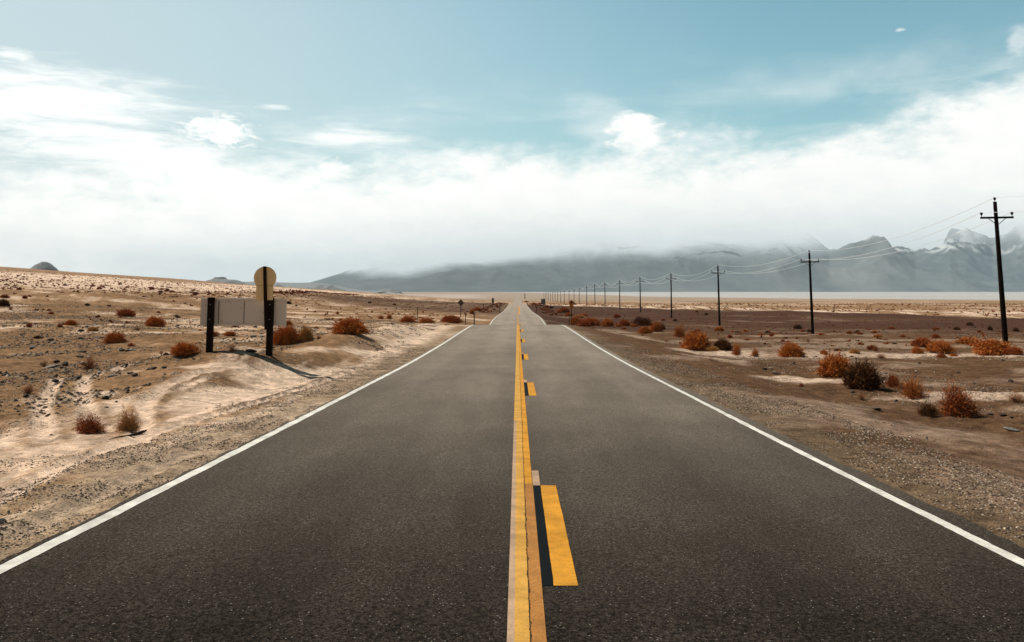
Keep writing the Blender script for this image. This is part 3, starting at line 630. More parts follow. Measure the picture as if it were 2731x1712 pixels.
SH_R = [
 (1854, 931, 82, 56, 'dense', 'o', 'big golden-brown round bush on the right verge with a black shaded base'),
 (1812, 898, 44, 40, 'open', 'o', 'red-orange bush behind the left of the big golden-brown round bush'),
 (1928, 934, 54, 36, 'dense', 'd', 'dark brown bush to the right of the big golden-brown round bush'),
 (1901, 936, 38, 15, 'low', 's', 'small golden cushion in front of the dark brown bush'),
 (1965, 947, 32, 42, 'open', 'o', 'loose upright orange bush between dark bush and white sand patch'),
 (2014, 950, 28, 28, 'open', 'o', 'slim orange-brown bush at the left end of the white sand patch'),
 (2111, 952, 68, 42, 'dense', 'o', 'rounded orange bush alone in the middle of the white sand patch'),
 (2198, 944, 26, 12, 'low', 'o', 'small low orange bush right of the lone rounded bush'),
 (2279, 942, 32, 14, 'low', 's', 'small straw-orange bush on the white sand right of centre'),
 (2335, 935, 22, 24, 'thin', 'o', 'thin orange tuft, upper of two by the end of the white sand'), (2350, 955, 36, 18, 'thin', 'o', 'thin orange tuft, lower of two by the end of the white sand'),
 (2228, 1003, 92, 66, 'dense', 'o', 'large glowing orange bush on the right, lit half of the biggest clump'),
 (2300, 1032, 96, 74, 'dense', 'd', 'large black-brown bush, shaded half of the biggest clump on the right'),  # the clump's shaded side, its shade put in as dark foliage colour
 (2384, 1032, 46, 48, 'open', 'r', 'red-brown bush right of the black-brown one'),
 (2436, 1061, 76, 66, 'open', 'o', 'loose orange-tan bush with dark foot, left of the tall open red bush'),
 (2560, 1112, 108, 104, 'tall', 'r', 'tall open rust-red bush with twiggy top near the right picture edge'),
 (2481, 1110, 68, 46, 'open', 'd', 'dark grey-brown bush low at the left foot of the tall open red bush'),
 (2708, 1072, 50, 34, 'thin', 'o', 'thin orange tuft at the right picture edge'),
 (2298, 1066, 26, 24, 'thin', 'r', 'small red twiggy tuft below the black-brown bush'), (2137, 1032, 16, 14, 'open', 'r', 'small dark red tuft on the verge left of the biggest clump'),
 (2462, 924, 58, 26, 'dense', 'r', 'dark rusty bush, left and upper of the clump of three before the nearest pole'), (2507, 938, 66, 32, 'dense', 'o', 'tan-orange bush with black flank, right of the clump of three'),
 (2447, 942, 28, 18, 'dense', 'o', 'small orange bush under the dark rusty one'), (2513, 954, 26, 12, 'dense', 'r', 'small rusty bush on pale sand below the clump of three'), (2544, 950, 22, 7, 'low', 'o', 'small flat orange tuft right of the small rusty bush'),
 (2496, 901, 22, 11, 'low', 'r', 'small red bush above the clump of three'),
 (2580, 918, 64, 20, 'low', 'o', 'long low orange bush left of the foot of the nearest pole'), (2605, 924, 34, 14, 'dense', 'r', 'small rusty bush between long low bush and the big one at the nearest pole'),
 (2650, 945, 86, 44, 'dense', 'o', 'big orange bush with dark base in front of the nearest pole foot'), (2700, 945, 48, 22, 'dense', 'r', 'brown bush to the right of the nearest pole foot'),
 (2128, 877, 24, 13, 'dense', 'd', 'black bush left of the foot of the second pole'), (2141, 885, 12, 8, 'low', 'r', 'tiny red bush below the black bush by the second pole'), (2058, 897, 16, 15, 'open', 'r', 'red twiggy bush left of the second pole on the stony strip'),
 (2265, 890, 26, 12, 'open', 'r', 'reddish bush right of the second pole'), (2125, 905, 16, 14, 'thin', 'r', 'thin red tuft above the lone rounded bush'), (2155, 912, 14, 12, 'thin', 'r', 'thin tuft upper right of the lone rounded bush'),
 (1918, 883, 26, 14, 'dense', 'o', 'small golden bush near the foot of the third pole'), (1947, 901, 14, 10, 'dense', 'r', 'tiny dark bush right of the small golden bush'), (1967, 886, 20, 3, 'low', 'd', 'flat dark scrub left of the small golden bush'),
 (2552, 880, 16, 9, 'dense', 'd', 'black bush, left of three dark ones in a row left of the nearest pole'), (2586, 868, 18, 9, 'low', 'd', 'dark bush, middle and highest of three in a row left of the nearest pole'), (2641, 880, 12, 12, 'dense', 'd', 'black bush just left of the nearest pole shaft'), (2710, 884, 14, 10, 'dense', 'd', 'black bush right of the nearest pole shaft'),
 (2497, 879, 22, 7, 'low', 'r', 'small red-dark bush left of the three dark ones'), (2378, 877, 20, 7, 'low', 'r', 'small rusty bush on the dark strip far right of the second pole'), (2340, 899, 26, 8, 'low', 'o', 'low orange bush right of the second pole on the stony flat'), (2408, 899, 18, 7, 'low', 'r', 'low reddish bush above the thin tufts'),
 (1570, 870, 74, 27, 'dense', 'r', 'big dark rust bush behind the orange diamond sign post, with a black hollow'), (1536, 866, 34, 26, 'dense', 'o', 'tan-orange bush directly beside the orange diamond sign post'),
 (1545, 848, 40, 11, 'low', 's', 'straw mound of scrub just behind the tan-orange bush at the diamond sign'), (1556, 843, 26, 9, 'dense', 'o', 'orange-brown bush up behind the big dark rust bush'),
 (1622, 870, 38, 24, 'dense', 'o', 'orange bush with brown cap right of the big dark rust bush'), (1667, 869, 34, 20, 'dense', 'r', 'rusty round bush on glowing orange scrub, second right of the big dark one'), (1650, 871, 24, 9, 'low', 'o', 'low orange cushion left of the rusty round bush'), (1690, 871, 26, 10, 'low', 'o', 'low orange cushion right of the rusty round bush'),
 (1716, 869, 62, 26, 'dense', 'd', 'large dark brown bush right of the roadside row, tan on top'), (1723, 889, 40, 22, 'dense', 'o', 'red-orange bush with black base below the large dark brown bush'), (1750, 884, 38, 30, 'dense', 'o', 'bright orange bush between the red-orange one and the dark end bush'), (1764, 879, 24, 20, 'dense', 'd', 'dark bush at the right end of the roadside row'),
 (1646, 847, 21, 12, 'dense', 'r', 'small red bush alone above the roadside row'), (1504, 833, 34, 16, 'dense', 'r', 'dark rust bush left below the orange diamond sign'), (1490, 834, 22, 14, 'open', 'o', 'orange bush left of the dark rust bush below the diamond sign'), (1517, 842, 26, 10, 'dense', 'o', 'orange bush at the diamond sign post foot height'),
 (1471, 823, 12, 8, 'dense', 'd', 'dark round bush right of the grey sign'), (1458, 821, 14, 8, 'dense', 'r', 'rusty bush beside the grey sign post'), (1440, 812, 18, 6, 'low', 'r', 'red low scrub left of the grey sign'), (1424, 812, 18, 6, 'low', 'r', 'red scrub where the far verge meets the road'), (1453, 827, 14, 5, 'low', 'o', 'low orange scrub below the grey sign post'), (1404, 806, 16, 5, 'low', 'r', 'red scrub at the far right corner of the road crest'), (1432, 824, 8, 10, 'thin', 'r', 'thin reddish tuft on the verge left of the grey sign'), (1466, 832, 6, 4, 'low', 'r', 'tiny scrub dot on the verge below the rusty bush'),
 (1532, 812, 8, 5, 'low', 'd', 'dark dot of scrub right of the diamond sign head'), (1609, 815, 7, 4, 'low', 'd', 'dark dot of scrub at the foot of the sixth pole'), (1550, 823, 8, 4, 'low', 'r', 'small rusty dot alone on the dark plain right of the diamond sign'), (1732, 829, 9, 5, 'low', 's', 'small pale-brown dot of scrub on the dark plain between third and fourth poles'), (1858, 833, 10, 6, 'low', 'r', 'rusty dot of scrub left of the third pole on the dark plain'), (1884, 840, 12, 6, 'low', 'd', 'dark dot of scrub just left of the third pole'),
 (1702, 849, 14, 4, 'low', 'd', 'flat dark scrub left of the large dark brown bush'), (1769, 855, 12, 6, 'low', 'r', 'rusty scrub above the dark end bush'), (1800, 856, 14, 6, 'low', 'd', 'dark scrub upper right of the dark end bush'),
]
for row in SH_L: shrub(*row[:6], row[6], group='desert shrubs on the left of the road')
for row in SH_R: shrub(*row[:6], row[6], group='desert shrubs on the right of the road')

# tiny shrubs counted one by one: pale slope on the left, plain on the right
def small_shrub_mesh(seed, n=120):
    r = random.Random(seed); segs = []
    for k in range(n):
        a = r.uniform(0, 6.28); e = r.uniform(0, 1.45); d = Vector((math.cos(a)*math.sin(e), math.sin(a)*math.sin(e), math.cos(e)*.9))
        o = d*r.uniform(.15, .6); segs.append(([o, o.lerp(d, .6)+Vector((r.gauss(0, .06), r.gauss(0, .06), .03)), d*r.uniform(.85, 1.1)], r.uniform(.04, .10), r.random()))
    V, Q, T = blades(segs, seed); me = mesh_np('shrub', np.array(V), np.array(Q), False); add_attr(me, 'tw', T, 'FLOAT'); return me
SM = []
for s_ in range(4):
    for m_key in ('r', 'o', 'd'):
        me = small_shrub_mesh(40+s_); me.materials.append(COLM[m_key]); SM.append(me)
def small(x, y, s, me, label, group):
    o = bpy.data.objects.new('shrub', me); C.objects.link(o); o.location = (x, y, float(hgt(x, y))-.03); o.scale = (s*rs.uniform(.85, 1.2), s, s*rs.uniform(.6, .95)); o.rotation_euler = (0, 0, rs.uniform(0, 6.28))
    o['label'] = label; o['category'] = 'shrub'; o['group'] = group
n_done = 0
while n_done < 70:
    u = rs.uniform(-.62, -.22); y = rs.uniform(200, 330); x = u*y
    if not (-230 < x < -75): continue
    small(x, y, rs.uniform(.35, .9), rs.choice(SM), 'tiny rusty scrub dot on the bright pale slope at left', 'scrub dots on the pale left slope'); n_done += 1
n_done = 0
while n_done < 45:
    y = rs.uniform(24, 95); x = rs.uniform(-.6*y, -9)
    small(x, y, rs.uniform(.06, .16)*(1+y/60), rs.choice(SM), 'tiny dry tuft among the stones of the left flat', 'dry tufts on the left stony flat'); n_done += 1
n_done = 0
while n_done < 62:
    y = rs.uniform(40, 110); x = rs.uniform(12, .62*y)
    if x < 12: continue
    small(x, y, rs.uniform(.08, .26)*(1+y/130), rs.choice(SM), 'tiny rusty tuft on the brown plain right of the road', 'rusty tufts on the right plain'); n_done += 1

# the rest of the scrub: one mass
def scatter_mesh(name, pts, scl, base_mesh_v, base_f, tone=None):
    n = len(pts); bv = base_mesh_v; a = RNG.uniform(0, 2*np.pi, n); ca_, sa = np.cos(a), np.sin(a)
    P = np.empty((n, len(bv), 3)); P[:, :, 0] = bv[None, :, 0]*ca_[:, None]-bv[None, :, 1]*sa[:, None]; P[:, :, 1] = bv[None, :, 0]*sa[:, None]+bv[None, :, 1]*ca_[:, None]; P[:, :, 2] = bv[None, :, 2]
    P = P*scl[:, None, :] + pts[:, None, :]
    Fq = (base_f[None, :, :] + (np.arange(n)*len(bv))[:, None, None]).reshape(-1, base_f.shape[1])
    return mesh_np(name, P.reshape(-1, 3), Fq, False)
def tuft_base(seed, n):
    r = random.Random(seed); segs = []
    for k in range(n):
        a = r.uniform(0, 6.28); e = r.uniform(0, 1.4); d = Vector((math.cos(a)*math.sin(e), math.sin(a)*math.sin(e), math.cos(e)*.85))
        segs.append(([d*.2, d*.7, d*r.uniform(.85, 1.1)], .17, r.random()))
    V, Q, T = blades(segs, seed); return np.array(V), np.array(Q)
bv, bf = tuft_base(71, 16)
P = []
n = 5200; y = RNG.uniform(150, 640, n); u = RNG.uniform(-.85, -.15, n); x = u*y; k = (x < -70)*(x > -420)*(RNG.random(n) < (.35+.65*(x > -230)))
P.append((x[k], y[k], RNG.uniform(.18, .60, k.sum())))
n = 3600; y = RNG.uniform(150, 520, n); x = RNG.uniform(5, 400, n); yb_ = np.interp(x, [0, 12.8, 31, 60, 97, 300, 2000], [370, 350, 293, 230, 162, 120, 100]); k = (y > yb_*1.0)*(x/y < .9)
P.append((x[k], y[k], RNG.uniform(.25, .7, k.sum())))
n = 1500; y = RNG.uniform(60, 420, n); x = RNG.uniform(-140, -9, n); k = (x/y > -.7); P.append((x[k], y[k], RNG.uniform(.12, .45, k.sum())))
n = 900; y = RNG.uniform(45, 200, n); x = RNG.uniform(9, 120, n); k = (x/y < .8); P.append((x[k], y[k], RNG.uniform(.1, .3, k.sum())))
n = 260; y = np.linspace(300, 560, n)+RNG.normal(0, 8, n); x = (-.29+.10*(y-300)/260)*y+RNG.normal(0, 3, n); P.append((x, y, RNG.uniform(.5, 1.3, n)))
n = 300; y = RNG.uniform(170, 560, n); x = RNG.choice([-1, 1], n)*RNG.uniform(6, 10, n); P.append((x, y, RNG.uniform(.3, .8, n)))
x = np.concatenate([p[0] for p in P]); y = np.concatenate([p[1] for p in P]); s = np.concatenate([p[2] for p in P])
pts = np.stack([x, y, hgt(x, y)-.03], 1); sc3 = np.stack([s, s, s*.8], 1)
me = scatter_mesh('scrub', pts, sc3, bv, bf); tn = np.repeat(RNG.random(len(x)), len(bv)); add_attr(me, 'tw', tn*.75, 'FLOAT')
link('scrub', me, M_RED, kind='stuff', label='far scattered rusty scrub over the slopes and plains', category='scrub')

# ------------------------------------------------------------------ stones
def rock_base(seed, sub=1):
    bm = bmesh.new(); bmesh.ops.create_icosphere(bm, subdivisions=sub, radius=1); r = random.Random(seed)
    sx, sy, sz = r.uniform(.8, 1.2), r.uniform(.6, 1.), r.uniform(.45, .7)
    pl = [(Vector((r.gauss(0, 1), r.gauss(0, 1), r.gauss(0, 1))).normalized(), r.uniform(.62, .85)) for _ in range(9)]
    for v in bm.verts:
        c = v.co.copy()
        for nrm, dd in pl:
            e = c.dot(nrm)-dd
            if e > 0: c -= nrm*e
        v.co = Vector((c.x*sx, c.y*sy, c.z*sz))
    me = bpy.data.meshes.new('rock'); bm.to_mesh(me); bm.free(); return me
def rock_mat(name, a, b):
    m = Mat(name, .85, .25); m.color(m.mix(m.rng(m.noise(3, 5, .7), .35, .65), a, b)); m.bump(m.noise(6, 5, .7), .05, .6); return m.m
RK_D = rock_mat('dark_stone', (.028, .022, .02), (.07, .05, .042)); RK_G = rock_mat('grey_stone', (.16, .15, .14), (.34, .31, .29)); RK_B = rock_mat('brown_stone', (.06, .038, .028), (.14, .09, .065))
RB = []
for s_ in range(5):
    for m in (RK_D, RK_G, RK_B):
        me = rock_base(s_*7+1, 2); me.materials.append(m); RB.append((me, m))
def pick(m): return rs.choice([a for a, b in RB if b is m])
def rock(px, py, wpx, m, label, group='larger stones', flat=1.0):
    x, y, z = ground_hit(px, py); s = wpx/F*math.hypot(x, y)/2
    o = bpy.data.objects.new('rock', pick(m)); C.objects.link(o); o.location = (x, y, z+.2*s); o.scale = (s, s*.85, s*flat); o.rotation_euler = (rs.uniform(-.2, .2), rs.uniform(-.2, .2), rs.uniform(0, 6.28))
    o['label'] = label; o['category'] = 'rock'; o['group'] = group
for a in [(282, 1064, 26, RK_D, 'dark angular stone on brown gravel above the straw-topped bush'), (70, 1060, 22, RK_D, 'dark round stone under the thin reddish tuft at far left'), (310, 1072, 9, RK_D, 'small black stone right of the dark angular stone'), (284, 1087, 9, RK_D, 'small black stone below the dark angular stone'),
          (140, 981, 34, RK_G, 'flat grey-topped stone on the left flat, longest of its row', .6), (175, 974, 24, RK_D, 'dark stone between the flat grey stone and thin red bush'), (164, 982, 14, RK_D, 'small dark stone beside the flat grey-topped stone'), (336, 976, 12, RK_D, 'black round stone right of the thin red bush on pale sand'), (311, 969, 11, RK_D, 'small black stone left of the black round stone'),
          (670, 938, 25, RK_D, 'black flat stone lying between the sign posts', .55), (137, 1166, 9, RK_D, 'small dark stone below left of the reddish dry bush'), (0, 1398, 34, RK_D, 'black stone cut by the left picture edge by the gravel'),
          (2524, 1100, 15, RK_D, 'black stone at the left foot of the tall open red bush'), (2640, 1106, 15, RK_D, 'pointed black stone right of the tall open red bush'), (2676, 1109, 20, RK_D, 'long black stone right of the pointed black one', .6), (2698, 1114, 12, RK_D, 'small black stone by the long black one'), (2696, 1018, 15, RK_D, 'black stone on the stony strip at right'),
          (2700, 1150, 40, RK_G, 'grey jagged stone on the verge at the right picture edge', .5), (2340, 1093, 24, RK_D, 'flat black stone on the right verge', .4), (2070, 998, 22, RK_D, 'dark clod at the end of the trench on the right verge', .5), (2016, 952, 14, RK_D, 'dark stone at the foot of the slim orange-brown bush', .5), (2178, 952, 12, RK_D, 'dark stone right of the lone rounded bush', .6)]:
    rock(*a[:5], flat=a[5] if len(a) > 5 else .9)
n_done = 0
while n_done < 120:
    y = rs.uniform(19, 60); x = rs.uniform(-.62*y-1, -8.5)
    if fbm(np.array([x/4]), np.array([y/5]), 3, 99)[0] < .5: continue
    m = rs.choice([RK_D, RK_D, RK_B, RK_G]); o = bpy.data.objects.new('rock', pick(m)); C.objects.link(o); s = rs.uniform(.04, .11)*(1+y/90)
    o.location = (x, y, float(hgt(x, y))+.25*s); o.scale = (s*1.2, s, s*.8); o.rotation_euler = (rs.uniform(-.3, .3), rs.uniform(-.3, .3), rs.uniform(0, 6.28))
    nm = {RK_D: 'dark', RK_B: 'brown', RK_G: 'grey'}[m]
    o['label'] = nm + ' loose stone on the left stony flat'; o['category'] = 'rock'; o['group'] = nm + ' loose stones on the left stony flat'; n_done += 1
n_done = 0
while n_done < 50:
    y = rs.uniform(15, 48); x = rs.uniform(8.5, .62*y+1)
    if x < 8.5: continue
    m = rs.choice([RK_D, RK_B]); o = bpy.data.objects.new('rock', pick(m)); C.objects.link(o); s = rs.uniform(.025, .07)*(1+y/90)
    o.location = (x, y, float(hgt(x, y))+.25*s); o.scale = (s*1.2, s, s*.8); o.rotation_euler = (rs.uniform(-.3, .3), rs.uniform(-.3, .3), rs.uniform(0, 6.28))
    nm = {RK_D: 'dark', RK_B: 'brown'}[m]
    o['label'] = nm + ' loose stone on the ground right of the road'; o['category'] = 'rock'; o['group'] = nm + ' loose stones right of the road'; n_done += 1
# gravel and small stones: uncountable
om = bpy.data.meshes.new('t'); om.from_pydata([(1, .1, 0), (.2, .9, .05), (-.9, .2, 0), (-.1, -.8, 0), (.15, .1, .75), (-.35, -.1, .6)], [], [])
ov = np.array([(1, .1, 0), (.2, .9, 0), (-.9, .2, 0), (-.1, -.8, 0), (.25, .1, .75), (-.35, -.05, .6)]); of = np.array([(0, 1, 4), (1, 5, 4), (1, 2, 5), (2, 3, 5), (3, 4, 5), (3, 0, 4)])
def gravel_pts(n, xr, yr, pw, cond=None):
    y = yr[0] + (yr[1]-yr[0])*RNG.random(n)**pw; x = RNG.uniform(*xr, n)
    k = np.abs(x) < (y+4)*.72
    if cond is not None: k &= cond(x, y)
    return x[k], y[k]
G = []
def patchy(t, sc_=1.2, seed=111): return lambda x, y: fbm(x/sc_, y/(sc_*1.3), 3, seed) > t
for n, xr, yr, pw, sz, cond in [(52000, (3.98, 5.9), (4, 45), 1.4, (.006, .020), patchy(.40, .7)), (46000, (-5.4, -3.78), (4, 40), 1.4, (.006, .018), patchy(.45, .6)),
                               (60000, (-13, -4.4), (5, 27), 1.2, (.006, .020), patchy(.53)), (30000, (5.5, 14), (8, 40), 1.2, (.007, .026), patchy(.52, 1.5)),
                               (150000, (-52, -8.2), (15, 95), 1.1, (.013, .075), patchy(.46, 2.2, 99)), (50000, (9, 45), (18, 75), 1.1, (.015, .05), patchy(.56, 2.5, 131)), (5000, (-7.5, -5.5), (33, 75), 1, (.02, .06), patchy(.55, .9, 141))]:
    x, y = gravel_pts(n, xr, yr, pw, cond); s = np.exp(RNG.uniform(np.log(sz[0]), np.log(sz[1]), len(x))); G.append((x, y, s))
x = np.concatenate([g[0] for g in G]); y = np.concatenate([g[1] for g in G]); s = np.concatenate([g[2] for g in G])
pts = np.stack([x, y, hgt(x, y)-.001], 1); sc3 = np.stack([s*RNG.uniform(.8, 1.3, len(s)), s, s*RNG.uniform(.6, 1.1, len(s))], 1)
me = scatter_mesh('gravel', pts, sc3, ov, of)
t = RNG.random(len(x)); gcol = np.where((t < .52)[:, None], np.array([.075, .05, .038])[None, :], np.where((t < .8)[:, None], np.array([.24, .17, .12])[None, :], np.array([.46, .38, .31])[None, :]))*RNG.uniform(.7, 1.25, (len(x), 1))
add_attr(me, 'col', np.repeat(gcol, len(ov), 0))
mgv = Mat('gravel_stone', .9, .2); mgv.color(mgv.attr('col'))
link('gravel', me, mgv.m, kind='stuff', label='loose gravel and small stones on both verges', category='gravel')

# ------------------------------------------------------------------ the sign group on the left
mw = Mat('dark_weathered_wood', .9, .03); mw.color(mw.mix(mw.rng(mw.noise(14, 5, .7, mw.map(4, 4, .4)), .3, .7), (.010, .007, .006), (.028, .018, .014))); mw.bump(mw.noise(30, 4, .7, mw.map(4, 4, .3)), .01, .6)
mal = Mat('dull_aluminium', .55, .5)
st_ = mal.math('MULTIPLY', mal.rng(mal.noise(5, 6, .75), .56, .70), .5)
mal.color(mal.mix(st_, mal.mix(mal.noise(1.3, 4, .6), (.66, .56, .49), (.78, .68, .60)), (.22, .13, .09))); mal.b.inputs['Metallic'].default_value = .25
mpl = Mat('tan_sign_board', .8, .3); mpl.color(mpl.mix(mpl.math('MULTIPLY', mpl.rng(mpl.noise(7, 6, .75), .55, .75), .5), mpl.mix(mpl.noise(1.2, 3, .6), (.86, .58, .29), (.92, .66, .36)), (.36, .17, .07)))
ZS = 24.0
def wx_(px): return at_depth(px, ZS)
def wz_(py, px=620): 
    d = pix_dir(px, py); return CAMZ + d.z/d.y*ZS
gx = (wx_(563)+wx_(719))/2; sg = bpy.data.objects.new('road_sign', None); C.objects.link(sg); sg.location = (gx, ZS, float(hgt(gx, ZS)))
sg['label'] = 'long grey metal sign seen from behind, standing on two dark wooden posts'; sg['category'] = 'road sign'
def loc_o(name, mb, mat, parent, **k): return link(name, mb.mesh(name, **k), mat, parent)
ox, oy, oz = sg.location
for (pt, pb, top_, bot, wd) in ((562, 562, 793, 936, .165), (721, 721, 793, 941, .165)):
    m = MB(); xt = wx_(pt)-ox; xb = wx_(pb)-ox; zt = wz_(top_)-oz; xg = xb+ox; zb = float(hgt(xg, ZS))-oz-.35
    m.v += [(xb-wd/2, -.05, zb), (xb+wd/2, -.05, zb), (xb+wd/2, .09, zb), (xb-wd/2, .09, zb), (xt-wd/2, -.05, zt), (xt+wd/2, -.05, zt), (xt+wd/2, .09, zt), (xt-wd/2, .09, zt)]
    m.f += [[3, 2, 1, 0], [4, 5, 6, 7]] + [[i, (i+1) % 4, 4+(i+1) % 4, 4+i] for i in range(4)]
    loc_o('post', m, mw.m, sg, bevel=.006)
xl, xr_ = wx_(531)-ox, wx_(761)-ox; zt, zb = wz_(795)-oz, wz_(869)-oz
m = MB(); m.box(((xl+xr_)/2, .13, (zt+zb)/2), (xr_-xl, .03, zt-zb)); loc_o('panel', m, mal.m, sg, bevel=.003)
m = MB(); m.box(((xl+xr_)/2, .105, zt-.035), (xr_-xl-.004, .02, .05)); m.box(((xl+xr_)/2, .105, zt-.085), (xr_-xl-.006, .014, .012)); loc_o('rail', m, mal.m, sg, bevel=.002)
m = MB(); m.box(((xl+xr_)/2, .105, zb+.035), (xr_-xl-.004, .02, .05)); loc_o('rail', m, mal.m, sg, bevel=.002)
for px in (580, 648, 727):
    m = MB(); m.box((wx_(px)-ox, .108, (zt+zb)/2-.01), (.03 if px != 648 else .018, .014, zt-zb-.16)); loc_o('stiffener', m, Mat('dull_dark_aluminium', .6, .4).color((.22, .17, .145)).m, sg)
for px in (562, 721):
    for py in (812, 852):
        m = MB(); m.tube([(wx_(px)-ox, -.065, wz_(py)-oz), (wx_(px)-ox, -.05, wz_(py)-oz)], .018, 6); loc_o('bolt', m, Mat('bolt_zinc', .5, .5).color((.25, .22, .2)).m, sg)
# round marker board on its leaning stake
rd = bpy.data.objects.new('round_sign', None); C.objects.link(rd); ry_ = ZS-.16; rx0 = wx_(716)*ry_/ZS; rd.location = (rx0, ry_, wz_(878)); rd['label'] = 'tan round-topped board seen from behind on a leaning dark stake above the long panel'; rd['category'] = 'road sign'
cx0 = wx_(708); cz = wz_(741); rad = 30.0/F*ZS
o_l = []
hw = 22.5/F*ZS
a0 = math.asin(hw/rad)
for i in range(41):
    a = -math.pi/2+a0 + (2*math.pi-2*a0)*i/40; o_l.append((cx0-rx0+rad*math.cos(a), cz-rd.location.z+rad*math.sin(a)))
zb2 = wz_(800)-rd.location.z; o_l += [(cx0-rx0-hw, zb2), (cx0-rx0+hw, zb2)]
m = MB(); m.prism(o_l, .032, .044); loc_o('board', m, mpl.m, rd, bevel=.0)
m = MB(); m.box((cx0-rx0, .030, wz_(761)-rd.location.z), (2*hw*.98, .004, .012)); loc_o('seam', m, Mat('seam_brown', .9, .2).color((.40, .22, .10)).m, rd)
m = MB(); p0 = Vector((wx_(716)-rx0, 0, 0)); p1 = Vector((wx_(707)-rx0, 0, wz_(710.5)-rd.location.z)); dv = p1-p0
m.v += [(p0.x-.045, -.03, 0), (p0.x+.045, -.03, 0), (p0.x+.045, .026, 0), (p0.x-.045, .026, 0), (p1.x-.04, -.03, p1.z), (p1.x+.042, -.03, p1.z), (p1.x+.042, .026, p1.z), (p1.x-.04, .026, p1.z)]
m.f += [[3, 2, 1, 0], [4, 5, 6, 7]] + [[i, (i+1) % 4, 4+(i+1) % 4, 4+i] for i in range(4)]; loc_o('stake', m, mw.m, rd, bevel=.004)
# pale stake behind
px_ = wx_(549)*25/ZS; m = MB(); m.box((0, 0, .35), (.05, .03, .95)); o = loc_o('stake', m, Mat('pale_wood', .85, .2).color((.50, .42, .32)).m, None, bevel=.003); o.name = 'survey_stake'; o.location = (px_, 25.2, float(hgt(px_, 25.2))); o['label'] = 'pale thin stake behind the left sign post'; o['category'] = 'stake'

# ------------------------------------------------------------------ other roadside markers
mst = Mat('dark_steel_post', .6, .4).color((.035, .028, .025)).m
def stake(px, dist, top_px, wd, label, mat=mst, nm='marker_post', capz=None):
    x = at_depth(px, dist); z = float(hgt(x, dist)); ht = CAMZ+(HZ-top_px)/F*dist-z
    root = bpy.data.objects.new(nm, None); C.objects.link(root); root.location = (x, dist, z); root['label'] = label; root['category'] = 'marker post'; root['group'] = 'roadside marker posts'
    m = MB(); m.box((0, 0, ht/2-.15), (wd, wd*.5, ht+.3)); link('post', m.mesh('post', bevel=wd*.08), mat, root)
    m = MB(); m.box((0, -wd*.3, ht-.09), (wd*1.3, wd*.2, .14)); link('reflector', m.mesh('reflector'), Mat('dull_reflector', .4, .5).color((.12, .09, .07)).m, root)
    return root
def depth_for(px, py):
    return ground_hit(px, py)[1]
stake(1114, depth_for(1114, 855), 818, .085, 'thin black post on the left bank between two orange bushes')
stake(1265, 72, 835, .09, 'thin dark stake at the crest on the left road edge')
stake(1333, 190, 816, .14, 'thin grey stake beside the far left road edge past the crest')
stake(1289, 200, 808, .14, 'thin stake among scrub on the far left bank')
stake(1242, 78, 833, .07, 'short stake left of the one at the crest, rusty tuft at its top')
stake(1430, 190, 815, .14, 'thin stake on the far right verge left of the grey sign')
stake(1518, 88, 846, .08, 'short dark post just left of the orange diamond sign post')
def plate_sign(name, px, dist, top_px, label, shapes, post_w, post_top, matp=mst):
    """shapes: (part, kind, centre row px, half width px, half height px, material)"""
    x = at_depth(px, dist); z = float(hgt(x, dist)); root = bpy.data.objects.new(name, None); C.objects.link(root); root.location = (x, dist, z); root['label'] = label; root['category'] = 'road sign'
    ht = CAMZ+(HZ-post_top)/F*dist-z
    m = MB(); m.box((0, 0, ht/2-.15), (post_w, post_w*.7, ht+.3)); link('post', m.mesh('post', bevel=.006), matp, root)
    for part, kd, row, hwp, hhp, mat, dy in shapes:
        zc = CAMZ+(HZ-row)/F*dist-z; a = hwp/F*dist; b = hhp/F*dist; m = MB()
        m.prism({'d': [(-a, zc), (0, zc-b), (a, zc), (0, zc+b)], 'r': [(-a, zc-b), (a, zc-b), (a, zc+b), (-a, zc+b)]}[kd], dy, dy+.012); link(part, m.mesh(part), mat, root)
    return root
mbk = Mat('sign_back_metal', .6, .4); mbk.color(mbk.mix(mbk.noise(3, 4, .7), (.12, .075, .055), (.20, .13, .10))); mgr = Mat('grey_sign_metal', .6, .4); mgr.color(mgr.mix(mgr.noise(3, 4, .6), (.17, .15, .14), (.24, .21, .20)))
mor = Mat('orange_sign_face', .5, .4); mor.color(mor.mix(mor.noise(5, 4, .7), (.50, .12, .02), (.62, .20, .03))); mbl = Mat('sign_black', .6, .3).color((.02, .015, .012)).m
plate_sign('diamond_sign', 1229, 131, 798, 'grey-brown diamond sign seen from behind on the left plain', [('plate', 'd', 807, 9.3, 9.3, mbk.m, .055)], .13, 797.5)
plate_sign('narrow_sign', 1314.5, 250, 795, 'narrow upright dark sign on the far left verge', [('plate', 'r', 801, 2.7, 6.3, mbl, -.10)], .14, 796)
plate_sign('square_sign', 1449, 276, 797, 'grey rectangular sign seen from behind at the far right verge', [('plate', 'r', 804, 5.6, 7.2, mgr.m, -.10)], .17, 799)
ds = plate_sign('warning_sign', 1524, 96, 800, 'orange diamond warning sign with black symbol above a smaller square plate on one post', [('plate', 'd', 806, 7.6, 7.6, mor.m, -.075), ('plate', 'r', 816.5, 5.3, 5.0, mor.m, -.075)], .08, 800)
zc = CAMZ+(HZ-806)/F*96-ds.location.z; m = MB()
m.prism([(-.19, zc-.02), (-.10, zc-.02), (-.10, zc-.10), (.10, zc-.10), (.10, zc-.02), (.19, zc-.02), (.06, zc+.13), (.06, zc+.06), (-.06, zc+.06), (-.06, zc+.13)], -.080, -.076); link('symbol', m.mesh('symbol'), mbl, ds)
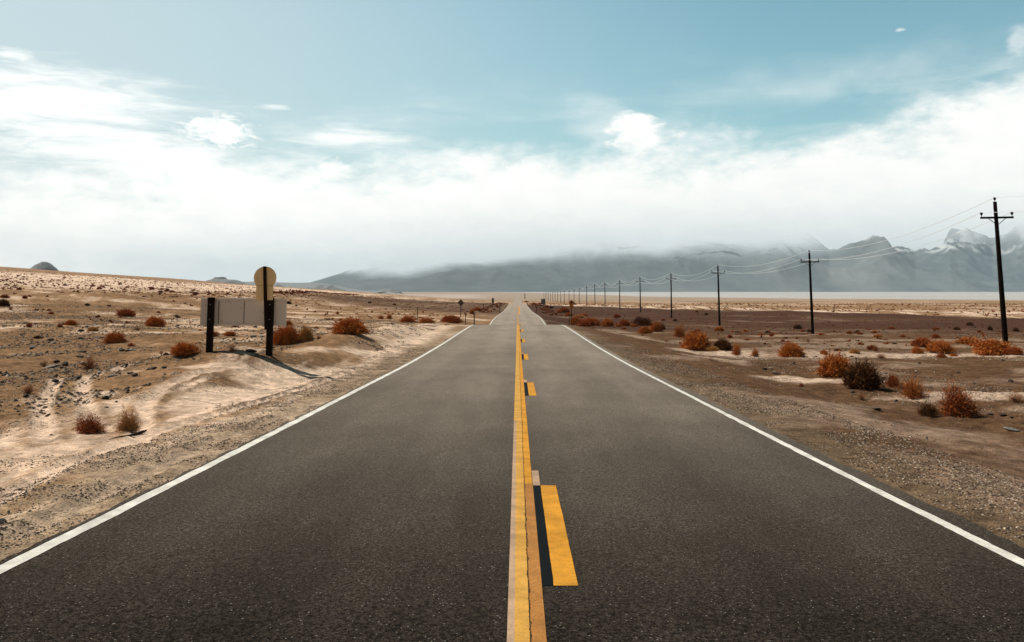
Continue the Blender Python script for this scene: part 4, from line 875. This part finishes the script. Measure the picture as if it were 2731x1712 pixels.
# distant mast on the horizon
xm = at_depth(1400, 1500); rt_ = bpy.data.objects.new('mast', None); C.objects.link(rt_); rt_.location = (xm, 1500, float(hgt(xm, 1500))); rt_['label'] = 'tiny mast on the horizon right of where the road vanishes'; rt_['category'] = 'mast'
m = MB(); m.tube([(0, 0, 0), (0, 0, 10)], [.9, .35], 6); link('pole', m.mesh('pole'), mst, rt_); m = MB(); m.box((0, 0, 7.5), (3, .4, .5)); m.box((0, 0, 5.5), (2.2, .4, .4)); link('crossarm', m.mesh('crossarm'), mst, rt_)

# fallen stick
x0, y0, z0 = ground_hit(290, 1176); x1, y1, z1 = ground_hit(392, 1157)
m = MB(); pp = []
for i in range(9):
    t = i/8; x = x0+(x1-x0)*t; y = y0+(y1-y0)*t+.03*math.sin(t*5); pp.append((x, y, float(hgt(x, y))+.018+.01*math.sin(t*7)))
m.tube(pp, [.004, .007, .010, .012, .015, .016, .018, .022, .012], 7); m.tube([pp[7], (pp[7][0]+.06, pp[7][1]+.05, pp[7][2]+.03)], [.012, .005], 5)
o = link('stick', m.mesh('stick', smooth=True), mw.m); o['label'] = 'long dark fallen stick lying on the sand by the left verge'; o['category'] = 'stick'

# ------------------------------------------------------------------ power line
mpw = Mat('creosoted_pole_wood', .9, .03); mpw.color(mpw.mix(mpw.noise(3, 5, .7, mpw.map(3, 3, .3)), (.008, .005, .0045), (.018, .011, .009)))
mins = Mat('insulator_glass', .25, .6).color((.012, .014, .016)).m; mwr = Mat('bright_wire', .35, .6).color((.80, .84, .86)); mwr.b.inputs['Metallic'].default_value = .0; mwr = mwr.m
HP = 9.05; ARM = 1.28
def make_pole():
    root = bpy.data.objects.new('utility_pole', None); C.objects.link(root)
    m = MB(); m.tube([(0, 0, -.4), (0, 0, HP*.5), (0, 0, HP-.28)], [.165, .135, .105], 10); link('pole', m.mesh('pole', smooth=False), mpw.m, root)
    m = MB(); m.box((0, -.10, HP-ARM), (2.0, .10, .12)); link('crossarm', m.mesh('crossarm', bevel=.008), mpw.m, root)
    for sx in (-1, 1):
        m = MB(); m.tube([(sx*.52, -.10, HP-ARM-.06), (sx*.06, -.10, HP-ARM-.42)], .020, 6); link('brace', m.mesh('brace'), mpw.m, root)
    for (ix, iz) in ((-.93, HP-ARM+.06), (.93, HP-ARM+.06), (0, HP-.28)):
        m = MB(); y = -.10 if ix else 0
        m.tube([(ix, y, iz), (ix, y, iz+.10), (ix, y, iz+.10), (ix, y, iz+.15), (ix, y, iz+.15), (ix, y, iz+.22), (ix, y, iz+.22), (ix, y, iz+.28)], [.02, .02, .055, .06, .08, .07, .095, .06], 10)
        link('insulator', m.mesh('insulator', smooth=True), mins, root)
    return root
proto = make_pole()
zs = [51.5, 90, 124, 167, 210, 252, 304, 346, 388, 430, 473, 516, 560, 605, 650, 695, 742, 790, 838, 888, 938, 990]
pxs_ = [2676, 2165, 1918, 1790.5, 1708, 1653, 1614, 1587, 1565, 1545, 1531, 1518, 1505]
ORD = ['nearest and tallest', 'second', 'third', 'fourth', 'fifth', 'sixth', 'seventh', 'eighth', 'ninth', 'tenth', 'eleventh', 'twelfth', 'thirteenth', 'fourteenth', 'fifteenth', 'sixteenth', 'seventeenth', 'eighteenth', 'nineteenth', 'twentieth', 'twenty-first', 'farthest']
heads = []
def place_pole(root, x, y, z, lean, label):
    root.location = (x, y, z); root.rotation_euler = (0, lean, R(-1.5)); root['label'] = label; root['category'] = 'utility pole'; root['group'] = 'utility poles of the line right of the road'
    Mx = Matrix.Translation((x, y, z)) @ root.rotation_euler.to_matrix().to_4x4()
    heads.append([Mx @ Vector((-.93, -.10, HP-ARM+.33)), Mx @ Vector((.93, -.10, HP-ARM+.33)), Mx @ Vector((0, 0, HP-.01))])
pole_list = []
for k, y in enumerate(zs):
    x = at_depth(pxs_[k], y) if k < len(pxs_) else 31.3
    r_ = proto if k == 0 else proto.copy()
    if k:
        C.objects.link(r_)
        for ch in proto.children:
            if ch.name.split('.')[0] in ('pole', 'crossarm', 'insulator', 'brace'):
                if k > 12 and ch.name.startswith('brace'): continue
                c = ch.copy(); C.objects.link(c); c.parent = r_
    lb = {0: 'nearest and tallest utility pole, at the right picture edge', len(zs)-1: 'farthest tiny utility pole, beside the grey rectangular sign'}.get(k, ORD[k] + ' utility pole of the line, counted from the nearest at right')
    place_pole(r_, x, y, float(hgt(x, y)), R([-.8, -.3, -.2, .3, 0, .2, -.2][k] if k < 7 else rs.uniform(-.5, .5)), lb)
hb_ = [Vector((31.0+dx, 11.0, heads[0][j].z+.6)) for j, dx in enumerate((-.93, .93, 0))]
heads.insert(0, hb_)
for j in range(3):
    m = MB()
    for a, b in zip(heads[:-1], heads[1:]):
        p, q = a[j], b[j]; n = 14 if p.y < 300 else 6; pp = []
        sag = .026*(q-p).length
        for i in range(n+1):
            t = i/n; v = p.lerp(q, t); v.z -= 4*sag*t*(1-t); pp.append(v)
        m.tube(pp, .016 if p.y < 150 else .025, 4, cap=False)
    o = link('power_line', m.mesh('power_line', smooth=True), mwr); o['category'] = 'power line'; o['group'] = 'wires of the pole line'
    o['label'] = ['pale sagging wire carried on the road-side ends of the crossarms', 'pale sagging wire carried on the outer ends of the crossarms', 'pale sagging wire carried on the tops of the poles'][j]

# ------------------------------------------------------------------ haze
HAZE = 0.000034
if HAZE > 0:
    m = MB(); x0, x1, y0, y1, z0, z1 = -16000, 22000, -60, 43500, -90, 1500
    m.box(((x0+x1)/2, (y0+y1)/2, (z0+z1)/2), (x1-x0, y1-y0, z1-z0))
    hm = bpy.data.materials.new('haze'); hm.use_nodes = True; t = hm.node_tree; t.nodes.clear()
    o_ = t.nodes.new('ShaderNodeOutputMaterial'); v = t.nodes.new('ShaderNodeVolumePrincipled'); v.inputs['Color'].default_value = (.68, .86, 1.0, 1); v.inputs['Density'].default_value = HAZE
    t.links.new(v.outputs[0], o_.inputs['Volume'])
    link('haze', m.mesh('haze'), hm, kind='stuff')
sc.cycles.use_denoising = True; sc.cycles.denoising_prefilter = 'ACCURATE'; sc.cycles.denoising_input_passes = 'RGB_ALBEDO_NORMAL'; sc.cycles.max_bounces = 6; sc.cycles.diffuse_bounces = 3; sc.cycles.volume_bounces = 1; sc.cycles.transparent_max_bounces = 12
